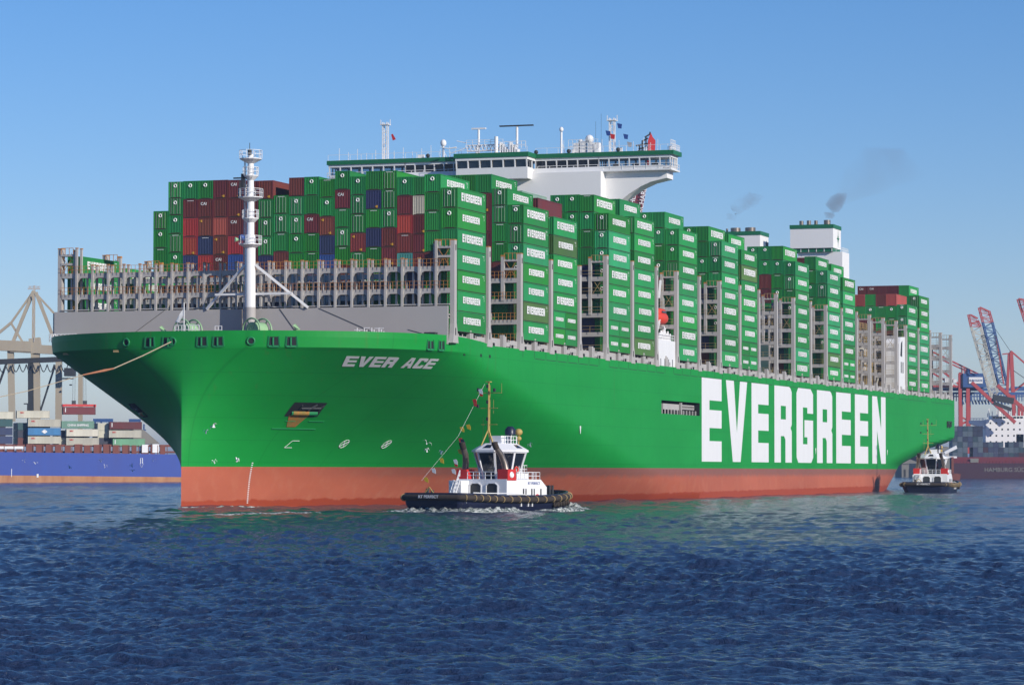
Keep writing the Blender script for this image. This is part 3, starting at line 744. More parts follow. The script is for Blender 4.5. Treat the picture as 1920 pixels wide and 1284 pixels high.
# C: stacks inboard of the side stacks
def inner(bay, r, top, spec, text, deep=True):
    for t, sp in enumerate(spec.split()):
        H = 2.6 if '5' in sp else 2.9; top -= H
        container(place(bay, r, top), 12.19, H, sp[0], '%s container, %s %s' % (CN[sp[0]], 'topmost' if t == 0 else ORD[t] + ' down', text), sp[1:].replace('5', ''))
    if deep: fill.append((bay, r, 24.6, top, random.choice('GgNM')))
inner(0, 2, 46.85, 'ge5s G5 Gt G', 'just inboard of the foremost side stack')
inner(3, 2, 47.2, 'M G G', 'just inboard of the third side stack')
inner(3, 3, 48.4, 'P M G', 'two rows inboard of the third side stack')
inner(5, 2, 50.2, 'GSt ge Gt G', 'just inboard of the fourth side stack')
inner(5, 3, 50.3, 'ge ge Gt ge', 'two rows inboard of the fourth side stack')
inner(5, 4, 50.3, 'ge Gt Ge G', 'three inboard of the fourth side stack')
inner(6, 2, 50.75, 'gs G', 'just inboard of the fifth side stack')
inner(7.89, 2, 50.8, 'gs ge Gt Ge', 'just inboard of the sixth side stack')
inner(7.89, 3, 50.8, 'ge Gt Ge', 'two rows inboard of sixth side stack')
inner(9.89, 2, 50.5, 'GS G ge Gt', 'just inboard of the seventh side stack')
inner(9.89, 3, 50.5, 'ge G ge', 'two rows inboard of the seventh side stack')
inner(10.88, 2, 50.2, 'gs G', 'just inboard of the eighth side stack')
inner(13.85, 2, 50.9, 'GS ge Gt ge', 'just inboard of the ninth side stack')
inner(13.85, 3, 50.9, 'ge ge M M', 'two rows inboard of the ninth side stack')
inner(13.85, 4, 50.9, 'ge ge', 'three inboard of the ninth side stack')
inner(15.83, 2, 50.7, 'Gs Gt ge Gt', 'just inboard of the tenth side stack')
inner(15.83, 3, 50.5, 'M G ge', 'two rows inboard of the tenth side stack')
inner(16.83, 2, 50.1, 'gs G', 'just inboard of the eleventh side stack')
inner(22.54, 2, 50.3, 'gs', 'just inboard of the aftmost side stack')
for r, cl in ((3, 'M'), (4, 'M'), (5, 'Mc'), (6, 'Mc')):
    inner(22.54, r, 50.3, cl, 'of the %s stack inboard of the aftmost side stack' % ORD[r - 2])
for r, sp in ((2, 'O ge Gt'), (3, 'M Gt ge'), (4, 'G ge Mc'), (5, 'O G M'), (6, 'N m M')):
    inner(21.54, r, 47.4, sp, 'of the %s stack inboard of the twelfth side stack' % ORD[r - 2])
# starboard stacks seen through the forward bridge
inner(0, 24, 36.4, 'gS gs gs gs', 'in the leftmost low stack behind the first lashing bridge', False)
inner(1, 24, 35.6, 'gs gS gs', 'in the stack behind the leftmost lashing tower', False)
inner(1, 23, 34.0, 'gs gS', 'in second low stack from left behind the lashing bridges', False)
# D: fill
for bay, rows, topz in ((1, range(4, 22), 32.8), (0, range(3, 5), 33.5), (3, range(4, 24), 47), (5, range(5, 24), 47), (6, range(3, 24), 46), (7.89, range(4, 24), 47), (9.89, range(4, 24), 47), (10.88, range(3, 24), 46),
                        (13.85, range(5, 24), 47), (15.83, range(4, 24), 47), (16.83, range(3, 24), 46), (22.54, range(7, 24), 46)):
    for r in rows: fill.append((bay, r, 24.6, topz, random.choice('NNDDGM') if bay < 2 else random.choice('GGMN')))  # dark blues forward put the shade behind the bridges into the colour
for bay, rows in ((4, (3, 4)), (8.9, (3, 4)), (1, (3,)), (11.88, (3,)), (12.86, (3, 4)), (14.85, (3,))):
    for r in rows: fill.append((bay, r, 24.6, 30.4 if r % 2 else 33.3, 'Z'))  # very dark green carries the shade of the open bays
mb = MB(); keys = sorted(CM)
for bay, r, b, t, c in fill:
    u = bay * PITCH + 1.25; v = vrow(r); z = t
    while z - 2.9 > b - .5:
        mb.mi = keys.index(c if c == 'Z' or random.random() < .5 else random.choice('GGNMDK')); lo = z - 2.9
        mb.box(u, u + 12.19, v, v + 2.44, lo, z - .04)
        for k in range(7): mb.box(u - .03, u, v + .2 + k * .31, v + .3 + k * .31, lo + .2, z - .2)
        z -= 2.9
o = mb.build('stowed_containers', [CM[k] for k in keys], None, mat=S)
tag(o, 'mass of shaded containers packed behind the grey lashing bridges of the green ship', 'containers', kind='stuff')

# ------------------------------------------------------------------ deckhouse and navigation bridge
dh = empty('deckhouse', parent=ship)
mb = MB(); mb.box(105.8, 114.5, 11.0, 50.5, 24, 56.98); mb.build('tower_block', M['offwhite'], dh)
for sg, v0, v1 in ((1, 11.0, -.2), (-1, 50.5, 61.7)):
    dv = [(0, 55.6), (2.9, 55.1), (4.8, 54.3), (6.8, 53.1), (8.7, 51.7), (9.8, 50.6), (10.8, 49.3), (11.2, 47.5)]
    prof = [(v0, 57.0), (v1, 57.0), (v1, 55.7)] + [(v1 + sg * d, z) for d, z in dv[1:-1]] + [(v0, 47.5)]
    mb = MB(); mb.prism(prof, 108.3, 112.3, 'x'); mb.build('wing_bracket', M['offwhite'], dh)
mb = MB(); mb.box(107.2, 112.8, -1.3, 62.8, 57.0, 57.25); mb.build('bridge_walkway', M['white'], dh)
mb = MB(); rail_loop(mb, [(107.3, -1.2, 57.25), (107.3, 23, 57.25)], 1.0, 2, 2.2, .07); rail_loop(mb, [(107.3, 37.4, 57.25), (107.3, 62.7, 57.25)], 1.0, 2, 2.2, .07); rail_loop(mb, [(107.3, -1.2, 57.25), (112.7, -1.2, 57.25)], 1.0, 2, .9, .07); rail_loop(mb, [(107.3, 62.7, 57.25), (112.7, 62.7, 57.25)], 1.0, 2, 1, .07)
mb.build('walkway_railing', M['white'], dh)
mb = MB(); mb.box(107.22, 107.3, 11, 24, 56.6, 57.9); mb.box(107.22, 107.3, 37, 52, 56.6, 57.9); mb.box(103.4, 106.3, 23.6, 36.8, 55.9, 57.9); mb.box(107.32, 107.4, .2, 11, 57.26, 57.9); mb.build('walkway_screen', M['white'], dh)
def house_strip(name, u0, u1, va, vb, w0, w1, step, depth=112.2):
    """glazed strip between va and vb facing forward, open frames with glass behind"""
    root = empty('wheelhouse', parent=dh); mb = MB()
    mb.box(u0, depth, va, vb, w0 - .35, w0); mb.box(u0 - .25, depth + .1, va - .15, vb + .15, w1, w1 + .45)
    n = max(1, round((vb - va) / step)); st = (vb - va) / n
    for i in range(n + 1): v = va + i * st; mb.bar((u0 + .1, v, w0), (u0 - .15, v, w1), .2, .2)
    for i in range(n + 1): v = va + i * st; mb.bar((depth - .2, v, w0), (depth - .2, v, w1), .3, .3)
    for v in (va, vb):
        for k in range(1, 3): mb.bar((u0 + k * (depth - u0) / 3, v, w0), (u0 + k * (depth - u0) / 3, v, w1), .18)
    mb.build('window_frame', M['white'], root)
    return root, n, st
def glassy():
    m = bpy.data.materials.new('bridge_glazing'); m.use_nodes = True; t = m.node_tree; N = t.nodes; L = t.links
    b = N['Principled BSDF']; b.inputs['Base Color'].default_value = (.02, .03, .045, 1); b.inputs['Roughness'].default_value = .05
    tr = N.new('ShaderNodeBsdfTransparent'); tr.inputs[0].default_value = (.72, .80, .86, 1); mx = N.new('ShaderNodeMixShader'); mx.inputs[0].default_value = .3
    nz = N.new('ShaderNodeTexNoise'); nz.inputs['Scale'].default_value = .3; mr = N.new('ShaderNodeMapRange'); mr.inputs[3].default_value = .2; mr.inputs[4].default_value = .4
    L.new(nz.outputs[0], mr.inputs[0]); L.new(mr.outputs[0], mx.inputs[0])
    L.new(tr.outputs[0], mx.inputs[1]); L.new(b.outputs[0], mx.inputs[2]); L.new(mx.outputs[0], N['Material Output'].inputs[0]); return m
M['glz'] = glassy()
for va, vb, dark in ((-.9, 12, 0), (12, 23.6, 1), (37, 48, 1), (48, 62.5, 0)):
    root, n, st = house_strip('wing', 108, 112.2, va, vb, 57.75, 59.25, 1.95)
    mb = MB()
    for i in range(n): v = va + i * st; mb.poly([(108.05, v + .1, 57.75), (108.05, v + st - .1, 57.75), (107.9, v + st - .1, 59.25), (107.9, v + .1, 59.25)])
    mb.build('window_pane', M['glass'] if dark else M['glz'], root, fix=False)
    if not dark:
        mb = MB()
        for i in range(n): v = va + i * st; mb.poly([(111.9, v + .1, 57.75), (111.9, v + st - .1, 57.75), (111.9, v + st - .1, 59.25), (111.9, v + .1, 59.25)])
        mb.build('rear_window_pane', M['glz'], root, fix=False)
        mb = MB()
        for i in range(3): mb.box(109.5, 111, va + 3 + 3.5 * i, va + 3.8 + 3.5 * i, 57.3, 58.5)
        mb.build('bridge_console', M['dark'], root)
root, n, st = house_strip('centre', 103.6, 108.0, 23.8, 36.8, 57.75, 59.25, 2.15)
mb = MB(); mb.box(103.8, 108, 24, 36.6, 57.7, 59.2); mb.build('window_pane', M['glass'], root)
mb = MB(); mb.box(107.5, 112.9, -1.6, 62.9, 59.7, 60.45); mb.box(103.2, 107.5, 23.4, 37.2, 59.72, 60.5); mb.build('roof_band', M['bandgreen'], dh)
mb = MB(); mb.box(107.6, 112.8, -1.5, 62.8, 59.2, 59.69) if False else None
mb.box(107.55, 112.85, -1.4, 62.8, 60.452, 60.47); mb.box(103.3, 107.5, 23.6, 37.0, 60.502, 60.52); mb.build('roof_deck', M['white'], dh)
mb = MB()
for v, w0, w1 in ((20.9, 49.8, 50.9), (23.3, 49.8, 50.9), (14.3, 48.8, 51.2), (29.3, 49.6, 50.6), (31.4, 49.6, 50.6)): mb.box(105.74, 105.8, v, v + .85, w0, w1)
mb.build('porthole', M['glass'], dh)
mb = MB(); rail_loop(mb, [(107.7, -1.3, 60.47), (107.7, 23.5, 60.47)], 1.0, 1, 2.0, .05); rail_loop(mb, [(107.7, 37.3, 60.47), (107.7, 62.7, 60.47)], 1.0, 1, 2.0, .05); rail_loop(mb, [(103.5, 23.7, 60.5), (103.5, 36.9, 60.5)], 1, 2, 2.0, .05); rail_loop(mb, [(107.7, -1.3, 60.47), (112.6, -1.3, 60.47)], 1.1, 3, .8, .08)
rail_loop(mb, [(108.6, -.8, 60.47), (111.6, -.8, 60.47)], 1.9, 3, .7, .08)
mb.build('roof_railing', M['white'], dh)
def pole_mast(u, v, z0, h, r, arms=0, lattice=False):
    mb = MB()
    if lattice:
        for a, b in ((-.4, -.4), (.4, -.4), (-.4, .4), (.4, .4)): mb.bar((u + a, v + b, z0), (u + a, v + b, z0 + h), .16)
        for i in range(int(h)):
            mb.bar((u - .4, v - .4, z0 + i), (u - .4, v + .4, z0 + i), .12); mb.bar((u - .4, v - .4, z0 + i), (u - .4, v + .4, z0 + i + 1), .08)
        mb.box(u - .7, u + .7, v - .8, v + .8, z0 + h - .5, z0 + h - .35); mb.bar((u, v - .9, z0 + h - .4), (u, v - .9, z0 + h + .5), .1); mb.bar((u, v + .9, z0 + h - .4), (u, v + .9, z0 + h + .5), .1)
    else:
        mb.tube([(u, v, z0), (u, v, z0 + h)], r, 10)
    for i in range(arms): mb.bar((u, v - 1, z0 + h * (.5 + .2 * i)), (u, v + 1, z0 + h * (.5 + .2 * i)), .1)
    return mb
pole_mast(110, 52.6, 60.4, 6.9, .3, lattice=True).build('signal_mast', M['white'], dh)
sm = pole_mast(110, 10.2, 60.4, 6.2, .3, lattice=True).build('signal_mast', M['white'], dh)
mb = MB()
for k, (dv, dz, c) in enumerate(((1.3, 4.0, 0), (.2, 3.4, 1), (-1.5, 5.2, 0), (-3.0, 3.3, 0), (-3.9, 1.9, 2))):
    mb.mi = c; v = 10.2 + dv * .75; z = 60.4 + dz
    mb.prism([(v, z), (v - .9, z - .2), (v - .8, z - 1.0), (v - .2, z - .9)], 109.2, 109.24, 'x')
mb.build('signal_flag', [M['blue'], M['red'], M['gullgrey']], sm)
mb = MB(); mb.prism([(51.2, 65), (50.9, 63.9), (50.3, 64.1), (50.9, 65.1)], 109.2, 109.24, 'x'); mb.build('signal_flag', M['red'], dh)
# radar gantry on the wheelhouse top
mb = MB()
for v in (26.6, 33.8): mb.tube([(106, v, 60.5), (106, v, 61.9)], .3, 10)
mb.tube([(106, 33.5, 60.5), (106, 33.5, 65)], .2, 10); mb.tube([(106, 26.4, 60.5), (106, 26.4, 65.3)], .22, 10); mb.tube([(105, 29.9, 60.5), (105, 29.9, 63.5)], .33, 10)
mb.box(105.5, 106.4, 28.8, 35.6, 61.1, 61.3); mb.box(105.5, 106.4, 28.8, 35.6, 62.1, 62.25)
for i in range(10): mb.bar((105.5, 28.9 + i * .72, 61.2), (105.5, 29.3 + i * .72, 62.2), .12); mb.bar((106.3, 28.9 + i * .72, 62.2), (106.3, 29.3 + i * .72, 61.2), .12)
for i in range(8): mb.box(105.2, 106.5, 26.0 + .45 * i, 26.2 + .45 * i, 60.5, 61.3 + (i * 5 % 4) * .4)
mb.bar((105.6, 28.6, 60.5), (105.6, 26.6, 62), .18); mb.bar((105.6, 35.4, 61.8), (105.6, 38.8, 60.8), .12)
rail_loop(mb, [(105.4, 28.8, 62.25), (105.4, 35.6, 62.25)], .8, 2, 1.0, .06); rail_loop(mb, [(105.4, 24.6, 61.4), (105.4, 28.6, 61.4)], 1.2, 2, .7, .08)
gantry = mb.build('radar_gantry', M['white'], dh)
mb = MB(); mb.box(105.8, 106.3, 32.2, 34.8, 65.0, 65.25); mb.build('radar_scanner', M['white'], gantry)
mb = MB(); mb.box(105.7, 106.3, 23.4, 29.6, 65.3, 65.5); mb.build('radar_scanner', M['dark'], gantry)
mb = MB(); mb.tube([(105.6, 37.5, 61.9), (105.4, 39.0, 61.7), (105.2, 40.4, 62.0)], [.15, .1, .06], 6); mb.tube([(105.6, 35.6, 62.6), (105.4, 37.4, 63.0)], .07, 6); mb.build('whip_aerial', M['white'], gantry)
for v, h, r in ((41.2, 2.2, .55), (19.2, 3.9, .38)):
    mb = MB(); mb.tube([(109, v, 60.4), (109, v, 60.4 + h)], .2, 10); mb.ball((109, v, 60.9 + h), r, 10, 1.2); mb.bar((109, v - .8, 60.4), (109, v, 60.4 + h * .6), .1); mb.build('satellite_dome', M['white'], dh, smooth=40)
mb = MB()
for v in (12.8, 14.0, 15.4, 16.6): mb.box(109, 110.5, v - .5, v + .4, 60.45, 62.3 + .4 * (v > 14.5 and v < 16))
mb.ball((109.5, 14.2, 63.0), .75, 8); mb.ball((109.5, 15.8, 62.6), .45, 8)
rail_loop(mb, [(108.6, 12.4, 60.47), (108.6, 17.8, 60.47)], 2.4, 4, .7, .06); mb.build('antenna_housing', M['white'], dh)
mb = MB()
for i in range(14):
    v = -1 + i * 1.45 + (i * 37 % 10) * .05
    if i % 3 == 0: mb.box(108, 108.4, v, v + .4, 60.45, 61.2)
    mb.bar((108.2, v + .6, 60.45), (108.2, v + .6, 61.6 + (i * 13 % 5) * .3), .06)
for i in range(14):
    v = 38 + i * 1.75; mb.bar((108.2, v, 60.45), (108.2, v, 61.7 + (i * 13 % 5) * .25), .07)
mb.box(108, 108.7, 44.6, 45.7, 60.45, 61.1); mb.build('roof_aerial', M['white'], dh)
mb = MB(); mb.bar((109, 11.9, 62), (109, 11.9, 67.3), .035); mb.bar((109, 12.9, 62), (109, 12.9, 66.0), .035); mb.build('whip_aerial', M['dark'], dh)
mb = MB()
for v in (43.6, 23.4, 8.4, 17.4): mb.ball((107.6, v, 60.8), .38, 6)
mb.build('searchlight', M['dark'], dh)
# deckhouse foot at the ship's side, lifeboat and davit
mb = MB(); mb.box(104.4, 115.2, .25, 4.2, 23.1, 27.6); mb.box(104.0, 104.4, 1.0, 2.6, 32.8, 36.2); mb.build('embarkation_platform', M['white'], dh)
mb = MB()
for q_ in (105.8, 108.3, 110.8, 113.2): mb.box(q_, q_ + .25, .2, .3, 23.15, 24.4)
mb.build('platform_slot', M['dark'], dh)
mb = MB()
for a, b in (((105, 1, 27.6), (109, 1.2, 31.5)), ((106, 1, 27.6), (112, 1.2, 29.8)), ((104.6, 1, 29.6), (109.4, 1, 31.8)), ((107.5, 1, 34.8), (109.5, 1.3, 38)), ((112.5, 1, 27.6), (110.8, 1.2, 30.2))): mb.bar(a, b, .35, .25)
for i in range(11): mb.tube([(106.8 + .7 * i, .8, 27.6), (107.0 + .7 * i, .9, 28.5 + (i % 3) * .4)], .18, 6)
rail_loop(mb, [(104.6, .4, 27.6), (115, .4, 27.6)], 1.0, 2, 1.2, .08)
mb.build('davit', M['white'], dh)
lbm = S @ Matrix.Translation((110.2, 1.6, 30.5)) @ Matrix.Scale(.86, 4); lb = empty('lifeboat', mat=lbm); tag(lb, 'bright red enclosed lifeboat hanging at the deckhouse side of the green ship', 'lifeboat')
mb = MB(); mb.tube([(-4.2, 0, 1.6), (-3.6, 0, 1.5), (-2, 0, 1.35), (0, 0, 1.3), (2, 0, 1.35), (3.6, 0, 1.5), (4.2, 0, 1.6)], [.15, .8, 1.25, 1.35, 1.25, .8, .15], 16); mb.build('hull', M['lifered'], lb, smooth=40)
mb = MB(); mb.tube([(-2.6, 0, 2.3), (-2, 0, 2.5), (1.8, 0, 2.5), (2.4, 0, 2.3)], [.5, .85, .85, .5], 12); mb.build('canopy', M['lifered'], lb, smooth=40)
mb = MB(); mb.box(-1.5, 1.5, -1.0, -.86, 2.4, 2.75); mb.build('window', M['glass'], lb)
mb = MB(); mb.bar((-3.2, 0, 2.2), (-3.2, 0, 5.5), .08); mb.bar((3.2, 0, 2.2), (3.2, 0, 5.5), .08); mb.build('hoist_wire', M['white'], lb)

# ------------------------------------------------------------------ funnels and engine casing
for nm, v0, v1, lv0, top, bot, pipes in (('port', 15.1, 25.4, 13.2, 62.8, 57.3, ((17.0, .8, 1.15), (19.7, .42, 1.1), (21.4, .5, 1.15), (23.2, .5, 1.1))), ('star', 32.7, 43.3, 30.6, 61.6, 54.5, ((35.6, 1.25, 1.0), (39.2, 1.2, 1.0), (41.3, .25, .9)))):
    fn = empty('funnel', parent=ship); u0 = 305.5
    mb = MB(); mb.box(u0, u0 + 8.3, v0, v1, bot, top - .9); mb.box(u0 + 1.2, u0 + 8.7, lv0, v1 - 1.6, 24, bot - .9); mb.build('casing', M['offwhite'], fn)
    mb = MB(); mb.box(u0 - .12, u0 + 8.42, v0 - .12, v1 + .12, top - .9, top); mb.box(u0 + .4, u0 + 8.2, v0 + .2, v1 - .5, bot - .895, bot - .01); mb.build('green_band', M['bandgreen'], fn)
    mb = MB()
    for i in range(6): v = v0 + .3 + i * (v1 - v0 - 1.0) / 5; mb.box(u0 + .3, u0 + .5, v, v + .15, bot - .9, bot)
    rail_loop(mb, [(u0 + 8.5, lv0 + .2, bot - .9), (u0 + 1.4, lv0 + .2, bot - .9)], 1.0, 2, 1.0, .07); rail_loop(mb, [(u0 + 1.3, lv0 + .2, bot - .9), (u0 + 1.3, v1 - 1.8, bot - .9)], 1.0, 2, 1.2, .06)
    mb.build('casing_railing', M['white'], fn)
    for v, r, h in pipes:
        mb = MB(); mb.tube([(u0 + 2.2, v, top - .1), (u0 + 2.2, v, top + h)], r, 16, cap=False); mb.tube([(u0 + 2.2, v, top + h - .3), (u0 + 2.2, v, top + h - .25)], r * .95, 16); mb.build('exhaust_pipe', M['chrome'], fn, smooth=40)
    if nm == 'port':   # eight-pointed star and cross emblem
        mb = MB(); c = (u0 + 5.2, v0 - .03, 60.0 - .3)
        def pt(a, r): return (c[0] + r * math.sin(a), c[2] + r * math.cos(a) * 1.3)
        mb.prism([pt(math.pi * i / 4, (1.5, .32)[i % 2]) for i in range(8)], c[1] - .02, c[1] + .02, 'y')
        mb.prism([pt(math.pi * i / 4 + math.pi / 4, (.8, .25)[i % 2]) for i in range(8)], c[1] - .026, c[1] - .0205, 'y')
        mb.build('funnel_emblem', M['bandgreen'], fn)
    else:
        mb = MB(); mb.box(u0 + 5.6, u0 + 8.1, v0 - .04, v0 + .01, bot + .8, top - 2.2); mb.build('louvre', M['dark'], fn)
mb = MB()
rr = random.Random(3)
for i in range(26): u = 263.5 + rr.random() * 40; v = 6 + rr.random() * 7; z = 23 + rr.random() * 10; mb.box(u, u + .8 + 2.5 * rr.random(), v, v + 2, z, z + .6 + 2.2 * rr.random())
for i in range(34): u = 263.5 + rr.random() * 42; v = 3.5 + rr.random() * 6; z = 24 + rr.random() * 11; mb.bar((u, v, z), (u + rr.choice((0, 3, 5)), v, z + rr.choice((0, 2.5, 4))), .25)
mb.box(262.8, 306, 14, 16, 23, 33.5)
eng = mb.build('engine_casing', M['beige'], ship)
mb = MB()
for i in range(7): mb.box(263.5, 305, 5.5, 7.5, 25.2 + 2.1 * i, 25.3 + 2.1 * i)
for i in range(7): rail_loop(mb, [(263.5, 5.4, 25.3 + 2.1 * i), (305, 5.4, 25.3 + 2.1 * i)], 1.0, 2, 2.1, .07)
for i in range(20): mb.bar((263.5 + 2.1 * i, 5.4, 23), (263.5 + 2.1 * i, 5.4, 39), .13)
mb.build('casing_gallery', M['tan'], eng)
mb = MB(); mb.prism([(309.0, 23.2), (316.0, 23.2), (316.0, 36.6), (311.2, 36.4), (309.4, 34.8)], .3, 3.5, 'y'); mb.build('side_screen', M['white'], ship)
mb = MB(); mb.box(311.2, 312.0, .26, .3, 28.0, 30.6); mb.box(313.2, 314.0, .26, .3, 28.0, 30.6); mb.prism([(310.6, 32.0), (312.6, 31.8), (312.9, 35.6), (311.4, 35.0)], .26, .3, 'y'); mb.build('screen_window', M['dark'], ship)
mb = MB(); mb.box(293, 305.4, 6.2, 12, 28, 34.6); mb.build('exhaust_cleaner', M['offwhite'], ship)
mb = MB()
for i in range(4): mb.box(363, 366 + i, -.02, -.003, 11.0 + .01 * i, 11.02) if False else None
for i, u in enumerate((366.5, 368.2, 369.4, 371.0)): mb.box(u, u + .5, -.35, .02, 15.9 + (i % 2) * .3, 17.4 - (i % 3) * .3); mb.box(u, u + 1.2, -.3, .02, 17.3, 17.6)
mb.build('stern_fairlead', M['dark'], ship)

# ------------------------------------------------------------------ river water: real waves on one sheet that reaches the horizon
def water_material():
    m = bpy.data.materials.new('river_water'); m.use_nodes = True; t = m.node_tree; N = t.nodes; L = t.links; b = N['Principled BSDF']
    b.inputs['Base Color'].default_value = (.024, .040, .092, 1); b.inputs['Roughness'].default_value = .1; b.inputs['IOR'].default_value = 1.33; b.inputs['Specular IOR Level'].default_value = .5
    tc = N.new('ShaderNodeTexCoord')
    def noise(sc, det):
        mp = N.new('ShaderNodeMapping'); mp.inputs['Scale'].default_value = sc; L.new(tc.outputs['Object'], mp.inputs[0])
        n = N.new('ShaderNodeTexNoise'); n.inputs['Scale'].default_value = 1; n.inputs['Detail'].default_value = det; n.inputs['Roughness'].default_value = .6; n.inputs['Distortion'].default_value = .4
        L.new(mp.outputs[0], n.inputs[0]); return n.outputs[0]
    a = noise((3.4, 2.6, 1), 7); c = noise((1.0, .9, 1), 6)
    b1 = N.new('ShaderNodeBump'); b1.inputs['Strength'].default_value = 1.0; b1.inputs['Distance'].default_value = .5; L.new(c, b1.inputs['Height'])
    b2 = N.new('ShaderNodeBump'); b2.inputs['Strength'].default_value = 1.0; b2.inputs['Distance'].default_value = .20; L.new(a, b2.inputs['Height']); L.new(b1.outputs[0], b2.inputs['Normal'])
    L.new(b2.outputs[0], b.inputs['Normal']); return m
M['water'] = water_material()
def wave_height(x, y):
    rg = np.random.default_rng(5); h = np.zeros_like(x)
    for i in range(80):
        lam = .5 * 1.052 ** i * (1 + .1 * rg.random()); lam = min(lam, 17)
        th = math.radians(-72 + rg.normal() * 40); k = 2 * math.pi / lam; ph = rg.random() * 6.28
        amp = .0135 * (lam ** .5 if lam < 1.2 else 1.095 * (1 if lam < 5 else (lam / 5) ** .75))
        p = k * (x * math.cos(th) + y * math.sin(th)) + ph + .8 * np.sin(x * .031 * (1 + rg.random()) + y * .023 + i)
        fade = np.clip(1.6 - y / (lam * 330), 0, 1)
        h += amp * fade * (np.sin(p) + .22 * np.sin(2 * p + 1.2))
    g = .45 + .85 * (.5 + .5 * np.sin(x * .05 + .7 * np.sin(y * .045) + 1) * np.sin(y * .037 + 2))
    return h * g
ny, nx = 1150, 760
yy = 60 / (1 - np.linspace(0, 1 - 60 / 1400., ny)); xx = np.linspace(-.19, .19, nx)
Y, Xr = np.meshgrid(yy, xx, indexing='ij'); Xg = Xr * (Y + 12); Z = wave_height(Xg, Y) * np.clip((1400 - Y) / 500, 0, 1)
Z[0, :] = Z[-1, :] = 0; Z[:, 0] = Z[:, -1] = 0
v = np.stack([Xg, Y, Z], -1).reshape(-1, 3); idx = np.arange(ny * nx).reshape(ny, nx)
f = np.stack([idx[:-1, :-1], idx[:-1, 1:], idx[1:, 1:], idx[1:, :-1]], -1).reshape(-1, 4)
# flat outskirts joined to the wavy part, out to the horizon
e = len(v); out = [(-9000, -300, 0), (9000, -300, 0), (30000, 40000, 0), (-30000, 40000, 0)]
v = np.concatenate([v, np.array(out, float)]); fs = f.tolist()
fs += [[e, e + 1] + idx[0, ::-1].tolist(), [e + 1, e + 2] + idx[::-1, -1].tolist(), [e + 2, e + 3] + idx[-1, :].tolist(), [e + 3, e] + idx[:, 0].tolist()]
me = bpy.data.meshes.new('water'); me.from_pydata(v.tolist(), [], fs); me.materials.append(M['water'])
me.polygons.foreach_set('use_smooth', [True] * len(me.polygons)); me.update()
tag(link('water', me), 'choppy deep blue river water', kind='structure')

